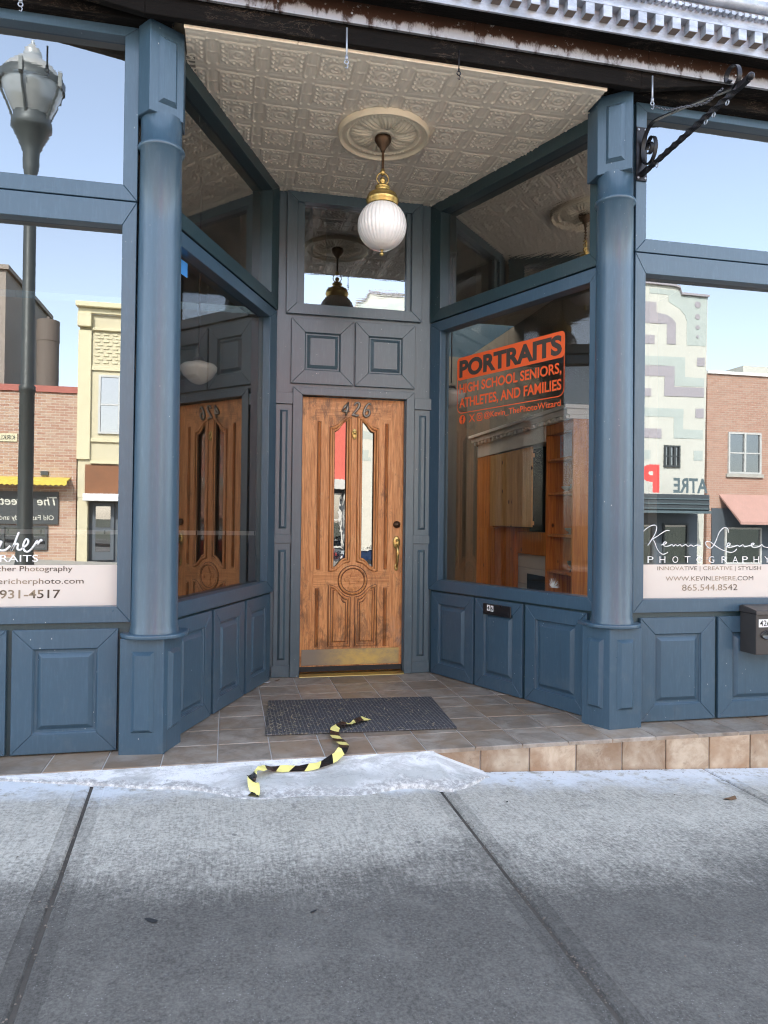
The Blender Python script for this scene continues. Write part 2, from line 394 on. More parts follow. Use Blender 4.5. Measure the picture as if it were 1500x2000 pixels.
# ------------------------------------------------------------------ mesh builder
ident = lambda a, b, c: (a, b, c)
class MB:
    def __init__(s, T=None): s.v = []; s.f = []; s.mi = []; s.sm = []; s.T = T or ident; s.cm = 0; s.smf = False
    def add(s, vs, fs, raw=False):
        o = len(s.v); s.v += [tuple(p) if raw else s.T(*p) for p in vs]
        for f in fs: s.f.append([i+o for i in f]); s.mi.append(s.cm); s.sm.append(s.smf)
        return s
    def box(s, a0, a1, b0, b1, c0, c1):
        return s.add([(a, b, c) for c in (c0, c1) for b in (b0, b1) for a in (a0, a1)],
                     [(0, 1, 3, 2), (4, 6, 7, 5), (0, 4, 5, 1), (2, 3, 7, 6), (0, 2, 6, 4), (1, 5, 7, 3)])
    def quad(s, a0, a1, b, c0, c1): return s.add([(a0, b, c0), (a1, b, c0), (a1, b, c1), (a0, b, c1)], [(0, 1, 2, 3)])
    def prism(s, pts, h0, h1, ax=2):   # polygon in the two other axes, extruded along ax
        def mk(p, h): return (p[0], p[1], h) if ax == 2 else ((p[0], h, p[1]) if ax == 1 else (h, p[0], p[1]))
        n = len(pts)
        return s.add([mk(p, h0) for p in pts]+[mk(p, h1) for p in pts],
                     [tuple(range(n)), tuple(range(2*n-1, n-1, -1))]+[(i, (i+1) % n, n+(i+1) % n, n+i) for i in range(n)])
    def rings(s, u0, u1, z0, z1, prof, cap=True):
        o = []
        for (i, w) in prof: o += [(u0+i, w, z0+i), (u1-i, w, z0+i), (u1-i, w, z1-i), (u0+i, w, z1-i)]
        fs = []
        for k in range(len(prof)-1):
            for j in range(4): fs.append((4*k+j, 4*k+(j+1) % 4, 4*k+4+(j+1) % 4, 4*k+4+j))
        if cap: k = 4*(len(prof)-1); fs.append((k, k+1, k+2, k+3))
        return s.add(o, fs)
    def lathe(s, prof, c, seg=32, axis='z', rmod=None):
        vs = []; n = len(prof)
        for i in range(seg):
            a = 2*PI*i/seg
            for (r, h) in prof:
                rr = r*(rmod(a, h) if rmod else 1)
                if axis == 'z': vs.append((c[0]+rr*cos(a), c[1]+rr*sin(a), c[2]+h))
                elif axis == 'y': vs.append((c[0]+rr*cos(a), c[1]+h, c[2]+rr*sin(a)))
                else: vs.append((c[0]+h, c[1]+rr*cos(a), c[2]+rr*sin(a)))
        fs = []
        for i in range(seg):
            j = (i+1) % seg
            for k in range(n-1): fs.append((i*n+k, j*n+k, j*n+k+1, i*n+k+1))
        return s.add(vs, fs)
    def tube(s, pts, r, seg=8, closed=False, flat=None):
        P = [Vector(p) for p in pts]; n = len(P); vs = []
        rr = r if isinstance(r, (list, tuple)) else [r]*n
        up = Vector((0, 0, 1)); last = None
        for i in range(n):
            if closed: t = P[(i+1) % n]-P[i-1]
            else: t = P[min(i+1, n-1)]-P[max(i-1, 0)]
            if t.length < 1e-9: t = Vector((0, 0, 1))
            t.normalize()
            if last is None:
                ref = up if abs(t.z) < .9 else Vector((1, 0, 0)); a = t.cross(ref).normalized()
            else:
                a = (last - t*last.dot(t)); a = a.normalized() if a.length > 1e-6 else t.cross(up).normalized()
            last = a; b = t.cross(a)
            for k in range(seg):
                th = 2*PI*k/seg
                vs.append(tuple(P[i]+a*(cos(th)*rr[i])+b*(sin(th)*rr[i])))
        fs = []
        m = n if closed else n-1
        for i in range(m):
            j = (i+1) % n
            for k in range(seg): fs.append((i*seg+k, i*seg+(k+1) % seg, j*seg+(k+1) % seg, j*seg+k))
        if not closed: fs += [tuple(range(seg)), tuple(range(n*seg-1, (n-1)*seg-1, -1))]
        return s.add(vs, fs)
    def torus(s, c, R, r, seg=32, sub=8, axis='z'):
        pts = []
        for i in range(seg):
            a = 2*PI*i/seg
            if axis == 'z': pts.append((c[0]+R*cos(a), c[1]+R*sin(a), c[2]))
            elif axis == 'y': pts.append((c[0]+R*cos(a), c[1], c[2]+R*sin(a)))
            else: pts.append((c[0], c[1]+R*cos(a), c[2]+R*sin(a)))
        return s.tube(pts, r, sub, closed=True)
    def sphere(s, c, r, seg=16, rg=10, sc=(1, 1, 1)):
        prof = [(max(1e-5, r*sin(PI*k/rg)), -r*cos(PI*k/rg)) for k in range(rg+1)]
        vs = []; n = len(prof)
        for i in range(seg):
            a = 2*PI*i/seg
            for (q, h) in prof: vs.append((c[0]+q*cos(a)*sc[0], c[1]+q*sin(a)*sc[1], c[2]+h*sc[2]))
        fs = [(i*n+k, ((i+1) % seg)*n+k, ((i+1) % seg)*n+k+1, i*n+k+1) for i in range(seg) for k in range(n-1)]
        return s.add(vs, fs)

WL = {}   # world location of every object, in metres
def build(mb, name, mats, parent=None, bevel=0., smooth=False, tint=None, uv=None, recalc=True, merge=False, angle=40, bseg=1):
    if not isinstance(mats, (list, tuple)): mats = [mats]
    V = [Vector(v)*K for v in mb.v]
    lo = Vector([min(v[i] for v in V) for i in range(3)]); hi = Vector([max(v[i] for v in V) for i in range(3)])
    c = (lo+hi)/2
    if parent is None: c.z = lo.z
    me = bpy.data.meshes.new(name)
    me.from_pydata([v-c for v in V], [], mb.f)
    for m in mats: me.materials.append(M[m] if isinstance(m, str) else m)
    for i, p in enumerate(me.polygons):
        p.material_index = mb.mi[i]; p.use_smooth = smooth or mb.sm[i]
    if tint:
        at = me.attributes.new('tint', 'FLOAT_COLOR', 'FACE')
        for i, t in enumerate(tint): at.data[i].color = (*t, 1)
    if uv:
        l = me.uv_layers.new(name='UVMap')
        for lp in me.loops: l.data[lp.index].uv = uv[lp.vertex_index]
    if recalc or merge:
        bm = bmesh.new(); bm.from_mesh(me)
        if merge: bmesh.ops.remove_doubles(bm, verts=bm.verts, dist=1e-5)
        if recalc: bmesh.ops.recalc_face_normals(bm, faces=bm.faces)
        bm.to_mesh(me); bm.free()
    me.update()
    o = bpy.data.objects.new(name, me); COL.objects.link(o)
    WL[o] = c
    if parent is not None: o.parent = parent; o.location = c-WL[parent]
    else: o.location = c
    if bevel:
        b = o.modifiers.new('bevel', 'BEVEL'); b.width = bevel*K; b.segments = bseg; b.limit_method = 'ANGLE'; b.angle_limit = math.radians(angle)
    return o
def tag(o, label=None, cat=None, group=None, kind=None):
    if label: o['label'] = label
    if cat: o['category'] = cat
    if group: o['group'] = group
    if kind: o['kind'] = kind
    return o
def thing(name, label, cat, loc, group=None):
    o = bpy.data.objects.new(name, None); COL.objects.link(o); o.location = Vector(loc)*K; o.empty_display_size = .1
    WL[o] = Vector(loc)*K; return tag(o, label, cat, group)
def copy_tree(o, parent=None):
    c = o.copy(); COL.objects.link(c)
    if parent is not None: c.parent = parent
    for ch in [x for x in bpy.data.objects if x.parent == o]: copy_tree(ch, c)
    return c

# planes: local (u along, w out toward the viewer, z)
def FR(u, w, z): return (u, 3.783-w, z)
def DW(u, w, z): return (u, 5.32-w, z)
_ld = Vector((.543, 1.25, 0)).normalized(); _ln = Vector((_ld.y, -_ld.x, 0))
_rd = Vector((-.55, 1.306, 0)).normalized(); _rn = Vector((-_rd.y, _rd.x, 0))
def LW(u, w, z): return (-.228+u*_ld.x+w*_ln.x, 3.986+u*_ld.y+w*_ln.y, z)
def RW(u, w, z): return (2.071+u*_rd.x+w*_rn.x, 3.963+u*_rd.y+w*_rn.y, z)
def OPP(off=0.):               # facade across the street, virtual->real mirrored plane
    return lambda u, w, z: (u, -10.5+off+w, z)

# 2-D shapes through curves (holes allowed)
def shape2d(loops, thick, bevel=0.):
    cu = bpy.data.curves.new('tmp', 'CURVE'); cu.dimensions = '2D'; cu.fill_mode = 'BOTH'
    cu.extrude = thick/2-bevel; cu.bevel_depth = bevel; cu.bevel_resolution = 1
    for L in loops:
        sp = cu.splines.new('POLY'); sp.points.add(len(L)-1); sp.use_cyclic_u = True
        for i, p in enumerate(L): sp.points[i].co = (p[0], p[1], 0, 1)
    return _ev(cu)
def _ev(cu):
    o = bpy.data.objects.new('tmp', cu); COL.objects.link(o)
    dg = bpy.context.evaluated_depsgraph_get(); dg.update()
    me = bpy.data.meshes.new_from_object(o.evaluated_get(dg))
    vs = [tuple(v.co) for v in me.vertices]; fs = [tuple(p.vertices) for p in me.polygons]
    bpy.data.meshes.remove(me); bpy.data.objects.remove(o); bpy.data.curves.remove(cu)
    return vs, fs
def text2d(body, bold=0., shear=0., spacing=1.):
    cu = bpy.data.curves.new('tmp', 'FONT'); cu.body = body; cu.size = 1; cu.offset = bold; cu.shear = shear
    cu.space_character = spacing; cu.fill_mode = 'FRONT'; cu.resolution_u = 4; cu.dimensions = '2D'
    vs, fs = _ev(cu)
    x0 = min(v[0] for v in vs); x1 = max(v[0] for v in vs); y0 = min(v[1] for v in vs); y1 = max(v[1] for v in vs)
    return [((v[0]-x0)/(x1-x0), (v[1]-y0)/(y1-y0)) for v in vs], fs
def put_text(mb, body, ua, ub, z0, z1, w, bold=0., shear=0., spacing=1.):
    """ua = left edge as the reader sees it, ub = right edge (ub < ua on planes that run backwards)"""
    vs, fs = text2d(body, bold, shear, spacing)
    mb.add([(ua+(ub-ua)*x, w, z0+(z1-z0)*y) for x, y in vs], fs)
def put_shape(mb, loops, thick, w, bevel=0., fx=lambda x: x):
    vs, fs = shape2d(loops, thick, bevel)
    mb.add([(fx(x), w+z, y) for x, y, z in vs], fs)

def mitre_frame(name, T, u0, u1, z0, z1, wd, w0, w1, parent, mat='paint', bevel=.0022, label=None):
    """wd = (left, right, bottom, top) board widths; four mitred boards"""
    l, r, b, t = wd; g = .0007
    mb = MB(T)
    mb.prism([(u0+g, z0), (u1-g, z0), (u1-r-g, z0+b), (u0+l+g, z0+b)], w0, w1, 1)
    mb.prism([(u0+g, z1), (u1-g, z1), (u1-r-g, z1-t), (u0+l+g, z1-t)], w0, w1, 1)
    mb.prism([(u0, z0+g), (u0+l, z0+b+g), (u0+l, z1-t-g), (u0, z1-g)], w0, w1, 1)
    mb.prism([(u1, z0+g), (u1-r, z0+b+g), (u1-r, z1-t-g), (u1, z1-g)], w0, w1, 1)
    o = build(mb, name, mat, parent, bevel)
    if label: o['label'] = label
    return o
def raised_panel(name, T, u0, u1, z0, z1, parent, mat='paint', w=0., fr=.094, bw=.022, th=.022):
    g = .0007; mb = MB(T); w1 = w+th
    for q in ([(u0+g, z0), (u1-g, z0), (u1-fr-g, z0+fr), (u0+fr+g, z0+fr)], [(u0+g, z1), (u1-g, z1), (u1-fr-g, z1-fr), (u0+fr+g, z1-fr)],
              [(u0, z0+g), (u0+fr, z0+fr+g), (u0+fr, z1-fr-g), (u0, z1-g)], [(u1, z0+g), (u1-fr, z0+fr+g), (u1-fr, z1-fr-g), (u1, z1-g)]):
        mb.prism(q, w, w1, 1)
    f = fr-.002
    mb.rings(u0+f, u1-f, z0+f, z1-f, [(0, w+.016), (.006, w+.010), (.008, w+.004), (bw, w+.004), (bw+.003, w+.007), (bw+.022, w+.020)])
    return build(mb, name, mat, parent, .0018)
def flute_panel(name, T, u0, u1, z0, z1, parent, mat='paint', w=0., b=.014, h=.014):
    mb = MB(T).rings(u0, u1, z0, z1, [(0, w-.001), (.001, w+.001), (b, w+h)])
    return build(mb, name, mat, parent)

# ================================================================== THE SHOP
shop = thing('shop_building', 'blue painted corner-less storefront with recessed wooden door, angled display windows and tin ceiled porch', 'shop building', (.9, 3.9, -.3))
shop['label'] = 'blue painted shopfront with a recessed wooden door 426 between angled display windows'

# --- recess wood skins
XF0, XF1 = -2.75, 4.55        # facade extents
mb = MB()
mb.box(XF0, -.30, 3.80, 3.86, -.25, .63); mb.box(2.12, XF1, 3.80, 3.86, -.30, .63)
mb.box(XF0-.15, XF0, 3.7, 10.2, -.3, 4.9); mb.box(XF1, XF1+.15, 3.7, 10.2, -.4, 4.9); mb.box(XF0-.15, XF1+.15, 10.2, 10.35, -.4, 4.9)
build(mb, 'wall', 'paint', shop)
# upper wall with stucco
mb = MB(); mb.box(XF0-.15, XF1+.15, 3.49, 3.70, 3.95, 5.0); build(mb, 'upper_wall', 'stucco', shop)
mb = MB(); mb.box(XF0-.15, XF1+.15, 3.62, 8.3, 4.8, 4.9); build(mb, 'roof', 'asphalt', shop)
M['light_diffuser'] = NM('added_light_diffuser').m
_n = M['light_diffuser'].node_tree; _t = _n.nodes.new('ShaderNodeBsdfTranslucent'); _t.inputs[0].default_value = (.85, .82, .76, 1)
_n.links.new(_t.outputs[0], [n for n in _n.nodes if n.type == 'OUTPUT_MATERIAL'][0].inputs[0])
mb = MB(); mb.box(XF0, XF1, 8.31, 10.2, 4.84, 4.86); build(mb, 'added_rear_light_panel', 'light_diffuser', shop)  # added out of view to let diffused light into the interior

PH = .606
# front bays
def front_bay(panels, u0, u1, glassmat, gtop, side):
    for (a, b) in panels: raised_panel('bulkhead_panel', FR, a, b, .008, PH, shop, 'paint', 0, .094)
    mb = MB(FR); mb.box(u0, u1, -.015, -.0, .0, .634); build(mb, 'bulkhead_backing', 'paint_shaded', shop)
    win = mitre_frame('display_window', FR, u0, u1, .636, 2.724, (.068, .068, .078, .118), -.055, .022, shop)
    mb = MB(FR); mb.quad(u0+.064, u1-.064, -.042, .706, 2.615); build(mb, 'pane', glassmat, win)
    tr = mitre_frame('transom_window', FR, u0, u1, 2.730, 3.60, (.068, .068, .078, .05), -.055, .022, shop)
    mb = MB(FR); mb.quad(u0+.064, u1-.064, -.042, 2.80, 3.56); build(mb, 'pane', gtop, tr)
    return win
pl = [(-1.003-.507*i, -.521-.507*i) for i in range(4)]
pr = [(2.338+.513*i, 2.829+.513*i) for i in range(4)]
winL = front_bay(pl, XF0, -.462, 'glass_front', 'glass_front_top', -1)
winL['label'] = 'front display window left of the porch, with a cream film strip and phone number'
winR = front_bay(pr, 2.287, XF1, 'glass_front', 'glass_front_top', 1)
winR['label'] = 'front display window right of the porch, with white script lettering over a cream film strip'

# angled bays
def angled_bay(T, panels, u_in, top_in, umin, umax, inner0, gm='glass_side'):
    for (a, b) in panels: raised_panel('bulkhead_panel', T, a, b, .006, .618, shop, 'paint', -.022, .085)
    mb = MB(T); mb.box(umin, umax, -.06, -.024, 0, .64); build(mb, 'bulkhead_backing', 'paint_shaded', shop)
    win = mitre_frame('angled_display_window', T, inner0, umax, .632, 2.660, (.075, umax-u_in, .080, .078), -.085, .004, shop, 'paint')
    mb = MB(T); mb.quad(inner0+.07, u_in+.01, -.066, .70, 2.60); build(mb, 'pane', gm, win)
    mb = MB(T)   # inner glazing bead seen edge-on beside the door wall
    mb.box(u_in, u_in+.012, -.066, -.048, .712, 2.582); build(mb, 'glazing_bead', 'paint_shaded', win)
    tr = mitre_frame('angled_transom_window', T, inner0, umax, 2.668, 3.568, (.075, umax-u_in, .086, .085), -.085, .010, shop, 'paint_shaded')
    mb = MB(T); mb.quad(inner0+.07, u_in+.01, -.066, 2.74, 3.50); build(mb, 'pane', 'glass_side_top', tr)
    return win, tr
wAL, tAL = angled_bay(LW, [(-.10, .37), (.405, .866), (.903, 1.345)], 1.255, 0, -.22, 1.40, -.20, 'glass_side_left')
wAL['label'] = 'angled display window on the left of the door, reflecting the door'
wAR, tAR = angled_bay(RW, [(-.04, .455), (.482, .935), (.957, 1.425)], 1.345, 0, -.22, 1.465, -.12)
wAR['label'] = 'angled display window on the right of the door with orange PORTRAITS lettering'

# --- door wall
mb = MB(DW)
mb.box(.28, .530, -.06, 0, 0, 3.575); mb.box(1.306, 1.56, -.06, 0, 0, 3.575)
mb.box(.530, 1.306, -.06, 0, 2.075, 2.70); mb.box(.530, 1.306, -.06, 0, 3.50, 3.575)
mb.box(.475, .530, -.06, .001, 2.66, 2.70)
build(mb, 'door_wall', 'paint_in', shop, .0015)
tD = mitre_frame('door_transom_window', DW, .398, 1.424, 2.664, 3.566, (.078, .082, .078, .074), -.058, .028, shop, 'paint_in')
tD['label'] = 'transom window over the door'
mb = MB(DW); mb.quad(.470, 1.348, -.026, 2.735, 3.50); build(mb, 'pane', 'glass_door_top', tD)
for (a, b) in ((.440, .903), (.917, 1.377)):
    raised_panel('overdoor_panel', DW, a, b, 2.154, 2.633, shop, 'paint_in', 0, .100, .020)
mb = MB(DW)   # casing
g = .0007
mb.prism([(.456, 2.124), (1.374, 2.124), (1.312, 2.070), (.524, 2.070)], 0, .030, 1)
mb.prism([(.456, 0), (.524, 0), (.524, 2.070-g), (.456, 2.124-g)], 0, .030, 1)
mb.prism([(1.312, 0), (1.374, 0), (1.374, 2.124-g), (1.312, 2.070-g)], 0, .030, 1)
mb.box(.514, .5225, -.058, .010, 0, 2.075); mb.box(1.3135, 1.322, -.058, .010, 0, 2.075); mb.box(.5225, 1.3135, -.058, .010, 2.0715, 2.08)
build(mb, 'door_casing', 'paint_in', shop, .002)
for (a, b) in ((.330, .455), (1.375, 1.512)):
    mb = MB(DW)
    mb.box(a, b, 0, .026, 1.998, 2.082)
    mb.box(a+.004, b-.002, 0, .010, .062, 1.997)
    mb.box(a, b, 0, .020, .978, 1.040)
    mb.box(a-.01, b+.004, 0, .016, 0, .085)
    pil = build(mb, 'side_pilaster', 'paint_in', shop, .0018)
    for (c, d) in ((1.085, 1.955), (.125, .930)):
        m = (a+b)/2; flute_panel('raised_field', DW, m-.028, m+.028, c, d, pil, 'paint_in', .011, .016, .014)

# --- door
DY = lambda u, w, z: (u, 5.352-w, z)
d0, d1, dz0, dz1 = .5285, 1.3075, .022, 2.064
dw = d1-d0
def da(a): return d0+a*dw
mb = MB(DY)
def arch_top(a0, a1, zlo, zhi, inner_right, n=14):
    """ogee from low outer corner to high inner corner; returns list of (u,z) outer->inner"""
    pts = []
    for i in range(n+1):
        t = i/n; e = t*t*(3-2*t); e = e*e*(3-2*e)*.6+e*.4
        pts.append((da(a0+(a1-a0)*t), zlo+(zhi-zlo)*e))
    return pts
def glass_loop(left, ins=0.):
    if left: ao, ai = .305+ins, .445-ins
    else: ao, ai = .715-ins, .575+ins
    top = arch_top(ao, ai, 1.825-ins*.7, 1.905-ins*.7, True)
    bot = arch_top(ao, ai, .790+ins*.7, .860+ins*.7, True)
    return top+bot[::-1]
loops = [[(d0, dz0), (d1, dz0), (d1, dz1), (d0, dz1)], glass_loop(True), glass_loop(False)]
put_shape(mb, loops, .040, -.020, .0012)
door = build(mb, 'entrance_door', 'door', shop)
door['label'] = 'weathered golden wooden door with two tall narrow glass lights'
for left in (True, False):
    mb = MB(DY); L = glass_loop(left); mb.prism(L, -.024, -.020, 1); build(mb, 'door_glass', 'glass_door', door)
    mb = MB(DY)
    mb.tube([(u, .002, z) for u, z in glass_loop(left, -.022)], .0105, 8, closed=True)
    mb.tube([(u, -.004, z) for u, z in glass_loop(left, .003)], .0085, 8, closed=True)
    mb.smf = True; mb.cm = 1
    for e in (-.034, -.010, .011): mb.tube([(u, -.0015, z) for u, z in glass_loop(left, e)], .0034, 6, closed=True)
    build(mb, 'glass_moulding', ['door', 'groove_brown'], door, smooth=True)
# vertical side mouldings, upper and lower
for (a0, z0, z1) in ((.155, .785, 1.885), (.815, .785, 1.885), (.150, .205, .640), (.815, .205, .640)):
    mb = MB(DY); u = da(a0)
    mb.rings(u, u+.022, z0, z1, [(0, -.001), (.003, .011), (.008, .003), (.0105, .009)])
    mb.cm = 1; mb.rings(u-.0035, u+.0255, z0-.0035, z1+.0035, [(0, .0004), (.003, .0012)], False); mb.box(u+.0075, u+.0095, .003, .0045, z0+.01, z1-.01)
    build(mb, 'vertical_moulding', ['door', 'groove_brown'], door)
# lower fields
def low_loop(left, ins=0.):
    if left: ao, ai = .285+ins, .475-ins
    else: ao, ai = .735-ins, .545+ins
    top = arch_top(ao, ai, .655-ins*.9, .565-ins*.9, True)
    return top+[(da(ai), .215+ins*.8), (da(ao), .215+ins*.8)]
for left in (True, False):
    mb = MB(DY)
    mb.tube([(u, .001, z) for u, z in low_loop(left)], .0078, 8, closed=True)
    mb.tube([(u, .000, z) for u, z in low_loop(left, .026)], .004, 8, closed=True)
    mb.cm = 1
    for e in (-.013, .012, .034): mb.tube([(u, -.0012, z) for u, z in low_loop(left, e)], .0034, 6, closed=True)
    build(mb, 'lower_moulding', ['door', 'groove_brown'], door, smooth=True)
    mb = MB(DY); put_shape(mb, [low_loop(left, .045)], .018, .003, .007); build(mb, 'lower_raised_field', 'door', door)
# medallion with lily
mc = (da(.508), .700)
mb = MB(DY)
mb.add([(mc[0]+r*cos(2*PI*i/48), w, mc[1]+r*sin(2*PI*i/48)) for (r, w) in ((.108, -.002), (.105, .009), (.097, .011), (.090, .003), (.084, .0015)) for i in range(48)],
       [(k*48+i, k*48+(i+1) % 48, (k+1)*48+(i+1) % 48, (k+1)*48+i) for k in range(4) for i in range(48)]+[tuple(range(4*48, 5*48))])
mb.cm = 1; mb.tube([(mc[0]+.111*cos(2*PI*i/40), -.001, mc[1]+.111*sin(2*PI*i/40)) for i in range(40)], .0034, 6, closed=True); mb.tube([(mc[0]+.088*cos(2*PI*i/40), .002, mc[1]+.088*sin(2*PI*i/40)) for i in range(40)], .0034, 6, closed=True)
build(mb, 'carved_medallion', ['door', 'groove_brown'], door)
mb = MB(DY); mb.cm = 0
def P2(l, s=.066): return [(mc[0]+x*s, mc[1]+y*s) for x, y in l]
put_shape(mb, [P2([(0, 1.05), (.22, .6), (.26, .25), (.12, -.15), (0, -.2), (-.12, -.15), (-.26, .25), (-.22, .6)])], .009, .004, .003)
for sgn in (1, -1):
    put_shape(mb, [P2([(sgn*x, y) for x, y in [(.12, -.18), (.30, .25), (.55, .45), (.85, .30), (.92, .02), (.75, -.18), (.62, -.05), (.68, .12), (.55, .20), (.42, .0), (.25, -.3)]])], .009, .004, .003)
    put_shape(mb, [P2([(sgn*x, y) for x, y in [(.05, -.45), (.22, -.50), (.42, -.72), (.40, -.92), (.22, -.95), (.12, -.75)]])], .009, .004, .003)
put_shape(mb, [P2([(-.34, -.24), (.34, -.24), (.34, -.38), (-.34, -.38)])], .011, .004, .003)
put_shape(mb, [P2([(0, -.5), (.13, -.8), (0, -1.1), (-.13, -.8)])], .009, .004, .003)
def outl(l, s=.066): mb.tube([(x, .006, z) for x, z in P2(l, s)], .0024, 5, closed=True)
mb.cm = 1
outl([(0, 1.05), (.22, .6), (.26, .25), (.12, -.15), (0, -.2), (-.12, -.15), (-.26, .25), (-.22, .6)])
for sgn in (1, -1):
    outl([(sgn*x, y) for x, y in [(.12, -.18), (.30, .25), (.55, .45), (.85, .30), (.92, .02), (.75, -.18), (.62, -.05), (.68, .12), (.55, .20), (.42, .0), (.25, -.3)]])
    outl([(sgn*x, y) for x, y in [(.05, -.45), (.22, -.50), (.42, -.72), (.40, -.92), (.22, -.95), (.12, -.75)]])
build(mb, 'carved_lily', ['door', 'groove_brown'], door, smooth=False)
# kick plate, sweep, hinges, hardware
mb = MB(DY); mb.box(d0+.018, d1-.022, 0, .0035, .070, .188); build(mb, 'kick_plate', 'brass_plate', door, .0008)
mb = MB(DY); mb.box(d0+.002, d1-.002, 0, .014, .026, .062); build(mb, 'door_sweep', 'rubber', door, .002)
for z in (1.835, 1.36, .84, .34):
    mb = MB(DY); mb.lathe([(1e-4, -.045), (.007, -.045), (.007, .045), (1e-4, .045)], (d0-.002, .006, z), 10); build(mb, 'hinge', 'brass', door, smooth=False)
hu = da(.938)
mb = MB(DY); mb.smf = True
mb.lathe([(1e-4, .030), (.010, .030), (.012, .026), (.022, .022), (.027, .012), (.028, 0)], (hu, 0, 1.122), 24, 'y')
build(mb, 'deadbolt', 'brass_dark', door, smooth=True)
mb = MB(DY)
mb.sphere((hu, .004, .985), .040, 20, 12, (.68, .22, 1.25))
mb.sphere((hu, .004, .800), .022, 16, 10, (.7, .25, 1.4))
mb.tube([(hu, .008, .965), (hu, .030, .955), (hu, .045, .925), (hu, .043, .88), (hu, .032, .84), (hu, .016, .812), (hu, .006, .800)], [.010, .011, .012, .0125, .010, .008, .008], 10)
mb.tube([(hu, .010, 1.0), (hu, .034, 1.004)], .010, 8)
build(mb, 'door_pull', 'brass', door, smooth=True)
mb = MB(DY); ku = da(.510)
mb.sphere((ku, .002, 1.800), .036, 18, 12, (.55, .16, 1.15)); mb.sphere((ku, .010, 1.812), .014, 12, 8, (1, .7, 1)); mb.torus((ku, .010, 1.785), .013, .004, 16, 6, 'y')
build(mb, 'door_knocker', 'brass', door, smooth=True)
# house numerals drawn as tapered strokes
def strokes(mb, polys, w, rad, sc=(1, .5)):
    for pts, rr in polys:
        mb.tube([(x, w, z) for x, z in pts], rr if rr else rad, 6)
def spl(pts, n=6):
    out = []
    for i in range(len(pts)-1):
        p0 = pts[max(i-1, 0)]; p1 = pts[i]; p2 = pts[i+1]; p3 = pts[min(i+2, len(pts)-1)]
        for k in range(n):
            t = k/n
            out.append(tuple(.5*((2*p1[j])+(-p0[j]+p2[j])*t+(2*p0[j]-5*p1[j]+4*p2[j]-p3[j])*t*t+(-p0[j]+3*p1[j]-3*p2[j]+p3[j])*t**3) for j in range(2)))
    out.append(pts[-1]); return out
def numerals(mb, x0, z0, h, w, r):
    def q(l, ox): return [(x0+ox*h+(x+.18*y)*h*.9, z0+y*h) for x, y in l]
    def tap(n, a=.55): return [r*(a+(1-a)*sin(PI*min(1, max(0, i/(n-1))))) for i in range(n)]
    four = [q([(.42, 1.0), (.20, .68), (.0, .34)], 0), q([(.0, .34), (.30, .33), (.62, .36)], 0), q([(.42, 1.0), (.42, .5), (.40, .0)], 0)]
    two = [q(spl([(.06, .78), (.18, .97), (.40, .98), (.50, .80), (.38, .52), (.16, .22), (.02, .04)]), .78), q(spl([(.02, .05), (.22, .10), (.42, .02), (.58, .10)]), .78)]
    six = [q(spl([(.50, .86), (.38, .99), (.20, .86), (.06, .52), (.06, .20), (.22, .02), (.44, .08), (.52, .30), (.42, .48), (.24, .48), (.10, .30)]), 1.62)]
    for s in four+two+six: mb.tube([(x, w, z) for x, z in s], [t for t in tap(len(s))], 6)
mb = MB(DY); numerals(mb, da(.375), 1.934, .102, .006, .0118); M['pewter'] = metal('worn_pewter', (.22, .20, .17), .35, .8)
build(mb, 'house_number', 'pewter', door, smooth=True)
# threshold
mb = MB(DY); mb.prism([(.05, 0), (-.05, 0), (-.05, .020), (.030, .018)], d0-.006, d1+.006, 0)
mb2 = MB(); mb2.prism([(5.27, .0), (5.40, .0), (5.40, .020), (5.30, .018), (5.272, .004)], .524, 1.312, 0); build(mb2, 'threshold', 'brass', shop, .001)

